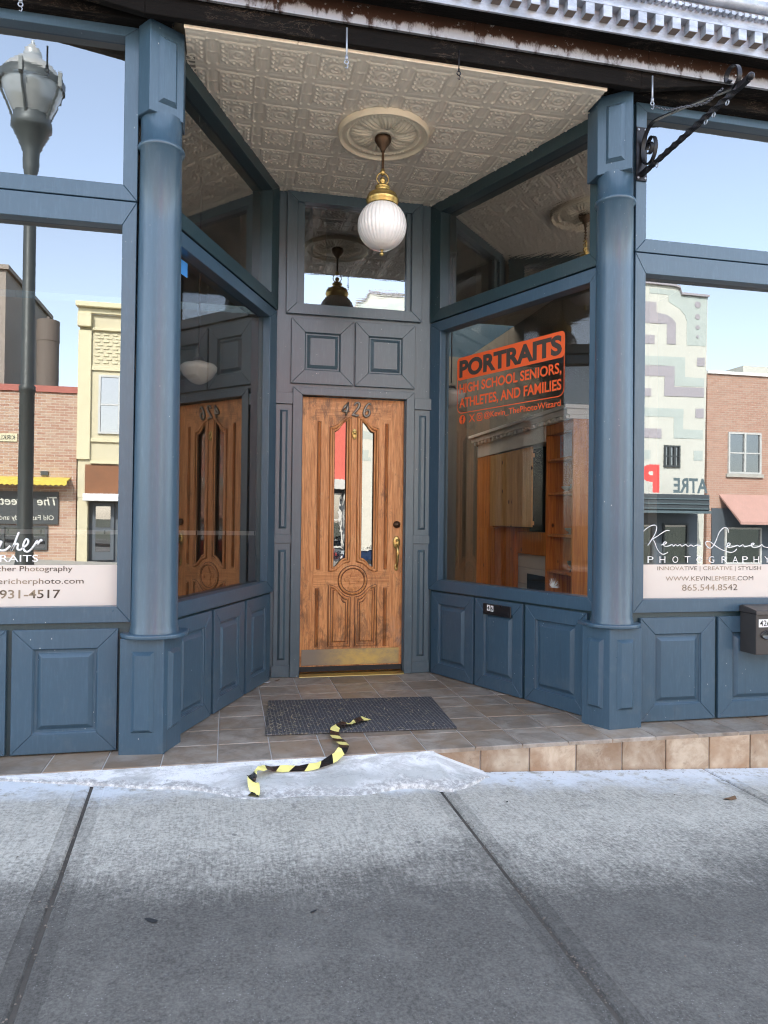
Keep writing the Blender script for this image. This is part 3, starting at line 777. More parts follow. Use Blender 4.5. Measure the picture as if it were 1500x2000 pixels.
# --- columns
def column(cx, near, lft, rgt, ped, sgn):
    mb = MB(); mb.smf = True
    prof = [(.100, 3.16), (.100, 3.02), (.1125, 3.015), (.1165, 3.004), (.1125, 2.993), (.1015, 2.988)]
    prof += [(.1015+(.113-.1015)*(1-(z-.62)/2.36), z) for z in (2.6, 2.2, 1.8, 1.4, 1.0, .62)]+[(.118, .600), (.120, .584)]
    mb.lathe(prof, (cx, 3.79, 0), 48)
    col = build(mb, 'column', 'paint', shop, smooth=False)
    col['label'] = 'round blue column on the left of the porch' if sgn < 0 else 'round blue column on the right of the porch'
    # cap slab with rounded nose
    mb = MB(); mb.smf = False
    pts = [(cx+.162*cos(a)*1.0, 3.79+.150*sin(a)) for a in [PI+PI*i/28 for i in range(29)]]
    mb.prism(pts+[(cx+.162, 3.90), (cx-.162, 3.90)], .562, .584)
    build(mb, 'plinth_slab', 'paint', col, .007, bseg=3)
    mb = MB(); mb.prism(ped, -.22, .562); build(mb, 'pedestal', 'paint', col, .003)
    # raised fields on the two front faces of the pedestal
    def face(p, q, name, fr=(.25, .80), z0=.105, z1=.50):
        d = Vector((q[0]-p[0], q[1]-p[1], 0)); L = d.length; d.normalize(); n = Vector((d.y, -d.x, 0))
        if n.y > 0: n = -n
        T = lambda u, w, z: (p[0]+u*d.x+w*n.x, p[1]+u*d.y+w*n.y, z)
        flute_panel(name, T, L*fr[0], L*fr[1], z0, z1, col, 'paint', 0, .018, .020)
    face(ped[0], ped[1], 'raised_field', (.27, .78)); face(ped[1], ped[2], 'raised_field', (.22, .78))
    box = [lft, near, rgt, (rgt[0]-sgn*0+(.0), rgt[1]+.12), (lft[0], lft[1]+.12)] if sgn < 0 else [lft, near, rgt, (rgt[0], rgt[1]+.12), (lft[0], lft[1]+.12)]
    mb = MB(); mb.prism(box, 3.15, 3.60); build(mb, 'capital_box', 'paint', col, .003)
    a, b = (near, rgt) if sgn < 0 else (lft, near)
    face(a, b, 'capital_field', (.25, .80), 3.205, 3.535)
column(-.352, (-.400, 3.669), (-.462, 3.742), (-.245, 3.760), [(-.503, 3.705), (-.296, 3.683), (-.221, 3.868), (-.30, 3.93), (-.50, 3.90)], -1)
column(2.172, (2.195, 3.650), (2.048, 3.775), (2.232, 3.700), [(2.304, 3.690), (2.095, 3.672), (2.015, 3.845), (2.10, 3.92), (2.30, 3.90)], 1)

# --- porch ceiling: pressed tin, real relief
S = .2575
def tinh(a, b):
    # a,b in [-.5,.5] inside one tile
    A, B = abs(a), abs(b); m = max(A, B)
    h = 0.
    h += .0060*math.exp(-((m-.488)/.010)**2)
    h += .0030*math.exp(-((m-.445)/.009)**2)+.0045*math.exp(-((m-.365)/.012)**2)
    if .205 < m < .345 :
        e = min((m-.205), (.345-m))/.03; e = min(1, e)
        u, v = (a+b)*PI*7, (a-b)*PI*7
        h += .0034*e*(abs(sin(u))**4+abs(sin(v))**4)
    h += .0048*math.exp(-((m-.195)/.012)**2)
    r = math.hypot(a, b*1.05)
    h += .0046*math.exp(-((r-.118)/.016)**2)+.0034*max(0, 1-(r/.066)**2) 
    rc = math.hypot(A-.405, B-.405)
    h += .0050*math.exp(-(rc/.035)**2)*(1+.5*cos(6*math.atan2(B-.405, A-.405)))
    if A > .38 or B > .38:
        t = min(A, B); h += .0018*math.exp(-((t-.0)/.02)**2)
    return h
N = 44
mb = MB(); X0 = .1483-2*S; Y0 = 3.684-S; nx, ny = 10, 8
TH = [[tinh(-.5+i/N, -.5+j/N) for j in range(N+1)] for i in range(N+1)]
XS = [X0+S*(i/N) for i in range(nx*N+1)]; YS = [Y0+S*(j/N) for j in range(ny*N+1)]
idx = {}
def hw(y): return .597+(5.32-y)*.425+.10
for i, x in enumerate(XS):
    for j, y in enumerate(YS):
        if y < 3.652 or y > 5.34 or abs(x-.905) > hw(y)+.02 or (y < 3.86 and not -.243 < x < 2.037): continue
        idx[(i, j)] = len(mb.v); wob = .0025*sin(x*7+y*3)*sin(y*9-x*2)
        mb.v.append((x, y, 3.569-1.9*TH[i % N][j % N]+wob))
for (i, j), k in idx.items():
    if (i+1, j) in idx and (i, j+1) in idx and (i+1, j+1) in idx:
        mb.f.append((k, idx[(i, j+1)], idx[(i+1, j+1)], idx[(i+1, j)])); mb.mi.append(0); mb.sm.append(True)
ceil = build(mb, 'tin_ceiling', 'tin', shop, recalc=False)
ceil['label'] = 'cream pressed tin ceiling over the porch'
mb = MB(); mb.box(-.242, .315, 3.643, 3.656, 3.560, 3.60); mb.box(.317, 2.035, 3.643, 3.656, 3.560, 3.60); build(mb, 'ceiling_edge_strip', 'tin', shop, .002)
# ceiling medallion
mb = MB(); mcx, mcy = .918, 4.375; NA, NR = 288, 46; R0 = .286
def medh(r, th):
    h = .006
    if r > .262: t = (r-.262)/(R0-.262); h = .030*math.sqrt(max(0, 1-(2*t-1)**2*.9))+.004 if t < 1 else 0
    elif r > .238: h = .016-.004*(r-.238)/.024
    elif r > .214:
        t = (r-.226)/.012; h = .012+.012*max(0, 1-t*t)*(.35+.65*abs(cos(th*33)))
    elif r > .065:
        t = (r-.065)/.149; lob = abs(cos(th*4)); env = sin(PI*min(1, t*1.05))**.6
        h = .006+.024*env*lob**.7*(.45+.55*abs(cos(th*4*5+t*5)))+.003*cos(r*260)*env*(1-lob)
    else: h = .010+.008*math.exp(-((r-.050)/.010)**2)
    return h
for i in range(NA):
    th = 2*PI*i/NA
    for k in range(NR+1):
        r = R0*k/NR if k else .002
        mb.v.append((mcx+r*cos(th), mcy+r*sin(th), 3.564-(medh(r, th) if k < NR else -.004)))
for i in range(NA):
    j = (i+1) % NA
    for k in range(NR): mb.f.append((i*(NR+1)+k, j*(NR+1)+k, j*(NR+1)+k+1, i*(NR+1)+k+1)); mb.mi.append(0); mb.sm.append(True)
med = build(mb, 'ceiling_medallion', 'plaster', shop)

# --- lintel, fascia, cornice
mb = MB(); mb.box(-.42, 2.22, 3.600, 3.642, 3.574, 3.80)
for a_, b_ in ((XF0-.15, -.42), (2.22, XF1+.15)): mb.box(a_, b_, 3.600, 3.70, 3.668, 3.80)
mb.prism([(-.4195, 3.574), (-.4195, 3.6675), (-1.05, 3.6675)], 3.6005, 3.642, 1); mb.prism([(2.2195, 3.574), (2.2195, 3.6675), (2.75, 3.6675)], 3.6005, 3.642, 1)
for a_, b_ in ((XF0-.15, -.30), (2.10, XF1+.15)): mb.box(a_, b_, 3.7005, 3.80, 3.602, 3.80)
for a_, b_ in ((-.42, -.30), (2.10, 2.22)): mb.box(a_, b_, 3.6425, 3.70, 3.602, 3.80)
mb.box(XF0-.15, XF1+.15, 3.590, 3.5995, 3.672, 3.80)
build(mb, 'lintel_beam', 'beam', shop, .003)
mb = MB()  # fascia pushed back along the line of sight, baked into plain numbers
x = XF0-.1; i = 0
while x < XF1+.1:
    x2 = min(x+1.02, XF1+.12); mb.box(x+.001, x2-.001, 3.580-.001*(i % 2), 3.589, 3.668, 3.785); mb.box(x+.001, x2-.001, 3.572, 3.589, 3.664, 3.670); x = x2; i += 1
build(mb, 'fascia', 'fascia', shop, .0008)
x = XF0
while x < XF1:
    mb = MB(); mb.sphere((x, 3.579, 3.718), .006, 8, 6, (1, .5, 1)); build(mb, 'fascia_screw', 'hookm', shop, smooth=True); x += .37
mb = MB(); mb.box(XF0-.15, XF1+.15, 3.461, 3.62, 3.776, 3.790); build(mb, 'cornice_soffit', 'beam', shop)  # black colour puts in the shade under the cornice
mb = MB(lambda a, b, c: (a, b+.076, c+.058))  # offset stands in for scaling depth and height about the camera
mb.box(XF0-.15, XF1+.15, 3.372, 3.384, 3.690, 3.800)
mb.box(XF0-.15, XF1+.15, 3.322, 3.384, 3.790, 3.802); mb.box(XF0-.15, XF1+.15, 3.330, 3.384, 3.803, 3.858)
mb.box(XF0-.15, XF1+.15, 3.318, 3.384, 3.862, 3.872)
mb.smf = True
mb.tube([(XF0-.15, 3.322, 3.925), (0, 3.322, 3.925), (XF1+.15, 3.322, 3.925)], .030, 14)
mb.smf = False
mb.box(XF0-.15, XF1+.15, 3.335, 3.42, 3.872, 3.955)
x = XF0-.1
while x < XF1+.1:
    mb.cm = 0; mb.box(x, x+.050, 3.3235, 3.3735, 3.7305, 3.7912)
    mb.cm = 1; mb.box(x+.001, x+.049, 3.325, 3.371, 3.7285, 3.7300); x += .1005  # thin brown plate paints in the shade under each dentil
mb.cm = 0; x = XF0-.1
while x < XF1+.1:
    mb.box(x, x+.022, 3.300, 3.332, 3.842, 3.8632); x += .0405
cor = build(mb, 'cornice', ['galv', 'dentil_shade'], shop, .0012)

# ---------------------------------------------------------------- lettering on the panes
# angled right window (viewer's right = smaller u)
gw = -.0645
def rr(x0, x1, z0, z1, r, n=6, corners=(1, 1, 1, 1)):
    pts = []
    for (cx, cz, a0), on in zip(((x1-r, z1-r, 0), (x0+r, z1-r, 90), (x0+r, z0+r, 180), (x1-r, z0+r, 270)), corners):
        if on: pts += [(cx+r*cos(math.radians(a0+90*i/n)), cz+r*sin(math.radians(a0+90*i/n))) for i in range(n+1)]
        else: pts.append({0: (x1, z1), 90: (x0, z1), 180: (x0, z0), 270: (x1, z0)}[a0])
    return pts
RT = lambda u, w, z: RW(.20+(u-.145)*1.019, w, 1.947+(z-1.938)*1.018)
mb = MB(RT)
mb.cm = 0
put_shape(mb, [rr(.145, 1.153, 2.180, 2.345, .030)], .0006, gw)
outer = rr(.147, 1.151, 1.938, 2.25, .050); inner = rr(.152, 1.146, 1.944, 2.244, .046)
n = len(outer)
mb.add([(x, gw+.0002, z) for x, z in outer]+[(x, gw+.0002, z) for x, z in inner], [(i, (i+1) % n, n+(i+1) % n, n+i) for i in range(n) if not (outer[i][1] > 2.2 and outer[(i+1) % n][1] > 2.2)])
put_text(mb, 'HIGH SCHOOL SENIORS,', 1.125, .170, 2.072, 2.152, gw+.0004, .022)
put_text(mb, 'ATHLETES, AND FAMILIES', 1.125, .170, 1.968, 2.050, gw+.0004, .022)
put_text(mb, '@Kevin_ThePhotoWizard', .865, .175, 1.868, 1.922, gw+.0004, .008)
# icons
def circ(cx, cz, r, n=24): return [(cx+r*cos(2*PI*i/n), cz+r*sin(2*PI*i/n)) for i in range(n)]
put_shape(mb, [circ(1.092, 1.893, .033)], .0006, gw)
put_text(mb, 'X', 1.020, .955, 1.866, 1.922, gw+.0004, 0)
o2 = rr(.880, .938, 1.864, 1.922, .016)
mb.add([(x, gw+.0004, z) for x, z in o2]+[(x, gw+.0004, z) for x, z in rr(.887, .931, 1.871, 1.915, .011)], [(i, (i+1) % len(o2), len(o2)+(i+1) % len(o2), len(o2)+i) for i in range(len(o2))])
c1, c2 = circ(.909, 1.893, .0145), circ(.909, 1.893, .0090)
mb.add([(x, gw+.0004, z) for x, z in c1]+[(x, gw+.0004, z) for x, z in c2], [(i, (i+1) % 24, 24+(i+1) % 24, 24+i) for i in range(24)])
mb.cm = 1
put_text(mb, 'PORTRAITS', 1.128, .168, 2.198, 2.324, gw+.0010, .045)
put_text(mb, 'f', 1.100, 1.078, 1.862, 1.918, gw+.0010, .03)
build(mb, 'orange_lettering', ['orange', 'orange_dark'], wAR, recalc=False)
# blue masking tape on the left angled window
mb = MB(LW); mb.box(-.13, .13, -.0655, -.0648, 2.485, 2.565); build(mb, 'masking_tape', 'bluetape', wAL)

# front right window
fw = -.0410
FT = lambda u, w, z: FR(u*1.009, w, 1.158+(z-1.158)*1.009)   # lettering and film scaled about the camera onto the recessed pane
mb = MB(FT); mb.box(2.352, XF1-.12, fw-.0003, fw+.0003, .712, .914)
filmR = build(mb, 'cream_film_strip', 'cream_film', winR)
for (t_, a_, b_, c_, d_) in (('INNOVATIVE | CREATIVE | STYLISH', 2.462, 3.162, .873, .903), ('WWW.KEVINLEMERE.COM', 2.516, 3.108, .818, .844), ('865.544.8542', 2.625, 2.999, .759, .796)):
    mb = MB(FT); put_text(mb, t_, a_, b_, c_, d_, fw+.0012); build(mb, 'film_text', 'cutletter', winR, recalc=False)
mb = MB(FT)
for ch, cx in zip('PHOTOGRAPHY', [145, 275, 417, 553, 683, 820, 967, 1092, 1205, 1335, 1462]):
    xa = 2.353+(cx-70)*.000598; put_text(mb, ch, xa, xa+.038, .924, .962, fw+.0008, -.008)
def cp(l): return [(2.353+(x-70)*.000598, .916-(y-703)*.000525) for x, y in l]  # stroke points are image crop pixels, mapped onto the pane
script = [[(80, 385), (95, 340), (160, 285), (215, 268), (240, 290), (225, 360), (180, 440), (145, 495)],
 [(380, 325), (330, 335), (250, 390), (200, 425), (215, 450), (250, 540), (300, 590), (340, 585), (365, 570)],
 [(290, 490), (330, 478), (352, 462), (332, 455), (313, 475), (330, 502), (372, 500), (412, 484), (425, 502), (450, 484), (470, 498), (500, 484), (520, 502), (560, 484), (590, 502), (620, 488), (650, 502), (690, 488), (735, 498)],
 [(1045, 345), (1030, 300), (990, 290), (940, 340), (900, 440), (860, 510), (820, 520), (785, 480), (792, 450), (835, 452), (900, 500), (980, 545), (1060, 570), (1110, 560), (1140, 530)],
 [(1010, 510), (1050, 490), (1065, 470), (1040, 465), (1028, 490), (1045, 515), (1100, 505), (1150, 488), (1170, 503), (1210, 482), (1230, 505), (1290, 490), (1330, 480), (1340, 465), (1312, 468), (1310, 495), (1340, 515), (1400, 500), (1430, 480), (1450, 500), (1500, 512), (1560, 490), (1560, 470), (1540, 470), (1535, 500), (1570, 515), (1620, 495)]]
for s in script:
    pts = spl(cp(s), 5); mb.tube([(x, fw+.001, z) for x, z in pts], [.0020+.0012*abs(sin(i*.35)) for i in range(len(pts))], 5)
build(mb, 'white_script_lettering', 'white', winR, recalc=False)
# front left window
mb = MB(FT); mb.box(XF0+.12, -.530, fw-.0003, fw+.0003, .712, .918); build(mb, 'cream_film_strip', 'cream_film', winL)
for (t_, a_, b_, c_, d_, e_) in (('Richer Photography', -1.118, -.741, .880, .913, .004), ('niericherphoto.com', -1.115, -.689, .818, .853, .002), ('931-4517', -1.068, -.795, .756, .798, .012)):
    mb = MB(FT); put_text(mb, t_, a_, b_, c_, d_, fw+.0012, e_); build(mb, 'film_text', 'cutletter', winL, recalc=False)
mb = MB(FT)
put_text(mb, 'PORTRAITS', -1.245, -.898, .934, .967, fw+.0008, 0)
def cl(l): return [(-.896-(445-x)*.000393, .918-(y-1412)*.000442) for x, y in l]
for s in [[(-60, 1240), (-20, 1170), (20, 1160), (-10, 1240), (60, 1250), (120, 1200)],
          [(215, 1050), (195, 1100), (160, 1190), (130, 1255), (165, 1195), (205, 1180), (200, 1235), (235, 1245), (270, 1215)],
          [(270, 1220), (315, 1180), (320, 1140), (295, 1130), (266, 1190), (278, 1250), (320, 1265), (370, 1225)],
          [(365, 1230), (400, 1180), (425, 1145), (430, 1180), (465, 1135), (480, 1150)]]:
    pts = spl(cl(s), 5); mb.tube([(x, fw+.001, z) for x, z in pts], .0052, 5)
build(mb, 'white_script_lettering', 'white', winL, recalc=False)
# mail slot on the right angled bulkhead
mb = MB(RW); mb.box(.578, .846, .0005, .010, .514, .590)
slot = build(mb, 'mail_slot', 'blackplastic', shop, .004); slot['label'] = 'black mail slot plate with two white number stickers on the angled bulkhead'
mb = MB(RW); mb.box(.592, .832, .0105, .0125, .528, .552); build(mb, 'slot_flap', 'blackplastic', slot, .001)
mb = MB(RW); mb.cm = 0; mb.box(.772, .800, .0128, .0132, .543, .583); mb.box(.738, .764, .0128, .0132, .541, .581)
mb.cm = 1; put_text(mb, '4', .798, .776, .549, .577, .0136, .02); put_text(mb, '6', .761, .741, .547, .575, .0136, .02)
build(mb, 'number_sticker', ['white', 'black_ink'], slot, recalc=False)

# ================================================================== PORCH FLOOR, SIDEWALK, STREET
def gz(x): return -.061-.0483*max(-14, min(20, x))
mb = MB(); mb.box(XF0-.15, XF1+.15, 3.530, 5.42, -.45, -.0045); tag(build(mb, 'porch_slab', 'grout'), kind='structure')
mb = MB(); tint = []
nr = 0
ys = [3.527, 3.787, 4.045, 4.303, 4.545, 4.780, 5.035, 5.30]
for j in range(len(ys)-1):
    for i in range(-11, 18):
        x0 = -.033+.2575*i
        if j == 0 or (-.75 < x0 < 2.45 and abs(x0+.13-.905) < hw(ys[j])+.30):
            if x0 < XF0 or x0+.2575 > XF1: continue
            g = .0026; y0, y1 = ys[j], ys[j+1]; dzz = random.uniform(-.0006, .0006)
            n0 = len(mb.f); mb.rings(x0+g, x0+.2575-g, 0, 0, [], False) if 0 else None
            a, b, c, d = x0+g, x0+.2575-g, y0+(g if j else -.010), y1-g
            e = .003
            mb.add([(a, c, -.02), (b, c, -.02), (b, d, -.02), (a, d, -.02), (a, c, -.003), (b, c, -.003), (b, d, -.003), (a, d, -.003),
                    (a+e, c+e, dzz), (b-e, c+e, dzz), (b-e, d-e, dzz), (a+e, d-e, dzz)],
                   [(0, 1, 5, 4), (1, 2, 6, 5), (2, 3, 7, 6), (3, 0, 4, 7), (4, 5, 9, 8), (5, 6, 10, 9), (6, 7, 11, 10), (7, 4, 8, 11), (8, 9, 10, 11)])
            t = (random.random(), random.random(), random.random()); tint += [t]*(len(mb.f)-n0)
tag(build(mb, 'porch_floor_tiles', 'tile', tint=tint), 'brown stone-look porch floor tiles', kind='structure')
mb = MB(); tint = []
xs = [1.02, 1.283, 1.552, 1.816, 2.084, 2.345, 2.614, 2.874, 3.137, 3.40, 3.66, 3.92, 4.18, 4.44]
for a, b in zip(xs[:-1], xs[1:]):
    zb = gz((a+b)/2)-.06; n0 = len(mb.f); g = .003
    mb.box(a+g*1.3, b-g*1.3, 3.5185, 3.531, zb, -.0075)
    t = (random.random(), random.random(), random.random()); tint += [t]*(len(mb.f)-n0)
tag(build(mb, 'step_riser_tiles', 'riser_tile', bevel=.002, tint=None), kind='structure')
o = bpy.data.objects['step_riser_tiles']; at = o.data.attributes.new('tint', 'FLOAT_COLOR', 'FACE')
for i, t in enumerate(tint): at.data[i].color = (*t, 1)

# sidewalk slabs, sloping down to the right; saw joints are real gaps
KY = -.62                   # kerb line
def jx(i, y): return -.575+1.575*i+(3.44-y)*.055*(1 if i == 0 else (.0 if i == 1 else -.01))
mb = MB()
for i in range(-6, 9):
    for (ya, yb) in ((KY+.16, 1.42), (1.42, 3.518)):
        g = .007
        q = [(jx(i, ya)+g, ya+g), (jx(i+1, ya)-g, ya+g), (jx(i+1, yb)-g, yb-(g if yb < 3 else 0)), (jx(i, yb)+g, yb-(g if yb < 3 else 0))]
        cx, cy = sum(p[0] for p in q)/4, sum(p[1] for p in q)/4
        def ins(p, e): return (p[0]+e*(1 if p[0] < cx else -1), p[1]+e*(1 if p[1] < cy else -1))
        rings = [(0, -.15), (0, -.012), (.005, -.005), (.012, -.0032), (.050, -.0030), (.056, 0.0)]
        vs = []
        for e, dz in rings:
            for p in q: r = ins(p, e); vs.append((r[0], r[1], gz(r[0])+dz))
        fs = []
        for k in range(len(rings)-1):
            for j in range(4): fs.append((4*k+j, 4*k+(j+1) % 4, 4*k+4+(j+1) % 4, 4*k+4+j))
        mb.cm = 1; mb.add(vs, fs); mb.cm = 0; k = 4*(len(rings)-1); o_ = len(mb.v); mb.add(vs[-4:], [(0, 1, 2, 3)])
tag(build(mb, 'sidewalk', ['concrete', 'concrete_edge'], merge=True), kind='structure')
mb = MB(); mb.add([(-10, KY+.1, gz(-10)-.012), (14, KY+.1, gz(14)-.012), (14, 3.52, gz(14)-.012), (-10, 3.52, gz(-10)-.012)], [(0, 1, 2, 3)])
tag(build(mb, 'sidewalk_joint_bed', 'joint', recalc=False), kind='structure')
def sheet(y0, y1, dz, x0=-16, x1=22, n=38):
    vs = []; fs = []
    for i in range(n+1):
        x = x0+(x1-x0)*i/n; vs += [(x, y0, gz(x)+dz), (x, y1, gz(x)+dz)]
    return vs, [(2*i, 2*i+2, 2*i+3, 2*i+1) for i in range(n)]
def solid_strip(y0, y1, top, bot, **kw):
    mb = MB(); a, f = sheet(y0, y1, top, **kw); b, g = sheet(y0, y1, bot, **kw); mb.add(a, f); mb.add(b, g)
    n = len(a)//2; o = len(a); mb.v = mb.v
    for i in range(n-1): mb.f.append((2*i, 2*i+2, o+2*i+2, o+2*i)); mb.mi.append(0); mb.sm.append(False); mb.f.append((2*i+1, 2*i+3, o+2*i+3, o+2*i+1)); mb.mi.append(0); mb.sm.append(False)
    return mb
tag(build(solid_strip(KY, KY+.155, 0, -.3), 'kerb', 'kerb', recalc=False), kind='structure')
mb = MB(); a, f = sheet(-8.55, KY, -.115, -120, 130, 250); mb.add(a, f); tag(build(mb, 'road', 'asphalt', recalc=False), kind='structure')
mb = MB()
for xa in range(-15, 21, 3): mb.add([(xa, -4.65, gz(xa)-.110), (xa+1.6, -4.65, gz(xa+1.6)-.110), (xa+1.6, -4.55, gz(xa+1.6)-.110), (xa, -4.55, gz(xa)-.110)], [(0, 1, 2, 3)])
tag(build(mb, 'lane_marking', 'line', recalc=False), kind='structure')
tag(build(solid_strip(-8.70, -8.55, .0, -.3, x0=-120, x1=130, n=250), 'far_kerb', 'kerb', recalc=False), kind='structure')
tag(build(solid_strip(-10.6, -8.70, -.004, -.3, x0=-120, x1=130, n=250), 'far_sidewalk', 'farwalk', recalc=False), kind='structure')
mb = MB(); a, f = sheet(-600, 600, -1.6, -600, 600, 60); mb.add(a, f); tag(build(mb, 'ground', 'soil', recalc=False), kind='structure')

# mortar ramp at the foot of the step
mb = MB(); NX, NY = 260, 34; idx = {}
def rampz(x, y):
    # y from 3.518 (top) outwards
    t = (3.520-y)
    wid = .285*min(1, max(.30, (x+1.25)/1.2))
    top = -.004
    if x > 1.03: top = -.004+(gz(x)+.004)*min(1, (x-1.03)/.27)**.8
    s = min(1, max(0, t/wid)); base = gz(x)+.0035
    h = top+(base-top)*(s**.85)
    h += .0022*sin(x*23+y*31)*sin(x*9-y*17)*(1-abs(2*s-1))
    return h
for i in range(NX+1):
    for j in range(NY+1):
        x = -1.9+3.2*i/NX
        wid = (.285+.035*sin(x*5.1)+.02*sin(x*13))*min(1, max(.12, (x+1.05)/1.1))
        if x > 1.05: wid *= max(.15, 1-(x-1.05)/.26)**.5
        y = 3.521-wid*j/NY
        z = rampz(x, y) if j < NY else gz(x)-.006
        e = max(0, (j/NY-.62)/.38)
        z -= e*.0035*(.5+.5*sin(x*41+y*67)*sin(x*73-y*29)+.35*sin(x*133+y*90))
        mb.v.append((x, y, z))
for i in range(NX):
    for j in range(NY): a = i*(NY+1)+j; mb.f.append((a, a+1, a+NY+2, a+NY+1)); mb.mi.append(0); mb.sm.append(True)
tag(build(mb, 'mortar_ramp', 'patch', recalc=False, tint=[((j+.5)/NY, 0, 0) for i in range(NX) for j in range(NY)]), kind='structure')

# ================================================================== THINGS ON THE PORCH
mb = MB()
q = [(.211, 3.890), (1.262, 3.838), (1.313, 4.541), (.266, 4.611)]
mb.add([(x, y, .002) for x, y in q]+[(x, y, .010) for x, y in q], [(0, 1, 5, 4), (1, 2, 6, 5), (2, 3, 7, 6), (3, 0, 4, 7), (4, 5, 6, 7), (0, 3, 2, 1)])
dm = build(mb, 'door_mat', 'mat', bevel=.002); tag(dm, 'dark grey ribbed rubber door mat lying on the porch tiles before the door', 'door mat')
# straw bits on the mat: small enough to be stuff
mb = MB(); random.seed(3)
for i in range(230):
    t = random.random()**1.7; x = .24+t*1.0; y = 3.87+random.random()*.68; a = random.random()*PI; l = random.uniform(.006, .022); z = .0118
    dx, dy = cos(a)*l, sin(a)*l; wx, wy = -sin(a)*.0011, cos(a)*.0011
    mb.add([(x-dx-wx, y-dy-wy, z), (x+dx-wx, y+dy-wy, z+.002), (x+dx+wx, y+dy+wy, z+.002), (x-dx+wx, y-dy+wy, z)], [(0, 1, 2, 3)])
M['straw'] = simple('dry_grass_bits', (.50, .42, .27), .8)
o = build(mb, 'dry_grass_bits', 'straw', recalc=False); tag(o, 'dry grass clippings scattered over the door mat', 'debris', kind='stuff')

# caution tape ribbon
path = [((.800, 4.075, .016), 10), ((.735, 4.010, .030), 60), ((.690, 3.975, .020), 150), ((.640, 3.945, .035), 200), ((.590, 3.905, .022), 185), ((.570, 3.80, .016), 178),
        ((.574, 3.70, .020), 175), ((.585, 3.60, .026), 170), ((.575, 3.535, .030), 140), ((.540, 3.490, .024), 110), ((.470, 3.452, .014), 95), ((.380, 3.432, .006), 88), ((.290, 3.437, .004), 92),
        ((.225, 3.430, .010), 100), ((.180, 3.395, .036), 40), ((.140, 3.370, .030), -20), ((.120, 3.335, .022), 20), ((.128, 3.290, .026), 80), ((.136, 3.240, -.004), 120), ((.115, 3.215, -.030), 150)]
mb = MB(); uvs = []; W = .026; L = 0; prev = None; NSUB = 3
dense = []
for i in range(len(path)-1):
    for k in range(NSUB):
        t = k/NSUB; p = [path[min(max(i+d, 0), len(path)-1)] for d in (-1, 0, 1, 2)]
        c = [.5*(2*p[1][0][j]+(-p[0][0][j]+p[2][0][j])*t+(2*p[0][0][j]-5*p[1][0][j]+4*p[2][0][j]-p[3][0][j])*t*t+(-p[0][0][j]+3*p[1][0][j]-3*p[2][0][j]+p[3][0][j])*t**3) for j in range(3)]
        dense.append((Vector(c), p[1][1]*(1-t)+p[2][1]*t))
for i, (c, ang) in enumerate(dense):
    nxt = dense[min(i+1, len(dense)-1)][0]; prv = dense[max(i-1, 0)][0]; t = (nxt-prv).normalized()
    side = t.cross(Vector((0, 0, 1))).normalized(); up = side.cross(t)
    if prev is not None: L += (c-prev).length
    prev = c.copy()
    roll = (.10 if i % 4 < 2 else -.06)+(.75*sin(i*.8) if i > 42 else (.30*sin(i*.9) if i < 8 else 0))
    d = side*cos(roll)+up*sin(roll)
    zoff = abs(sin(roll))*W*.9+.001
    for s in (-1, -.33, .33, 1):
        p = c+d*(W*s*.95); g0 = gz(p.x) if p.y < 3.2 else (0.006 if p.y > 3.52 else rampz(p.x, p.y))
        if 3.83 < p.y < 4.6: g0 = .012
        zz = max(g0+.004, p.z+zoff*.25+(g0 if p.y < 3.52 else 0)); mb.v.append((p.x, p.y, zz)); uvs.append((L/.138, (s+1)/2*.9))
for i in range(len(dense)-1):
    for k in range(3): a = 4*i+k; mb.f.append((a, a+4, a+5, a+1)); mb.mi.append(0); mb.sm.append(False)
tp = build(mb, 'hazard_tape', 'tape', uv=uvs, recalc=False); tag(tp, 'crumpled strip of yellow and black striped hazard tape trailing off the door mat', 'hazard tape')

def leaf(loc, size, mat, name, label, cat, rot, seed, curl=.3):
    rnd = random.Random(seed); mb = MB(); n = 14; pts = []
    for i in range(n):
        a = 2*PI*i/n; r = size*(.55+.45*abs(cos(a)))*(rnd.uniform(.75, 1.1)); pts.append((r*cos(a), r*.55*sin(a)))
    vs = [(loc[0], loc[1], loc[2]+.006)]
    for (x, y) in pts:
        xr, yr = x*cos(rot)-y*sin(rot), x*sin(rot)+y*cos(rot); vs.append((loc[0]+xr, loc[1]+yr, loc[2]+.003+curl*abs(x)*rnd.uniform(.1, .7)))
    mb.add(vs, [(0, i+1, (i+1) % n+1) for i in range(n)])
    o = build(mb, name, mat, recalc=False, smooth=True); return tag(o, label, cat)
leaf((2.40, 3.07, gz(2.40)), .045, 'leaf', 'dry_leaf', 'curled brown leaf on the sidewalk at the right', 'leaf', .2, 1)
leaf((.279, 2.265, gz(.28)), .013, 'gap', 'dark_pebble', 'small dark pebble on the dark part of the sidewalk, near its middle', 'pebble', .5, 2, .1)
leaf((-.207, 2.267, gz(-.2)), .026, 'gap', 'dark_leaf', 'dark flattened leaf on the sidewalk at the left', 'leaf', -.6, 3, .05)
leaf((.285, 5.135, .002), .035, 'paper', 'paper_scrap', 'torn white paper scrap in the porch corner left of the door', 'paper scrap', .2, 4)
leaf((.360, 5.19, .002), .030, 'leaf', 'dry_leaf', 'small brown leaf in the porch corner left of the door', 'leaf', .8, 5)
leaf((1.26, 3.10, gz(1.26)), .010, 'gap', 'dark_pebble', 'dark pebble beside the end of the mortar ramp', 'pebble', .8, 6, .1)

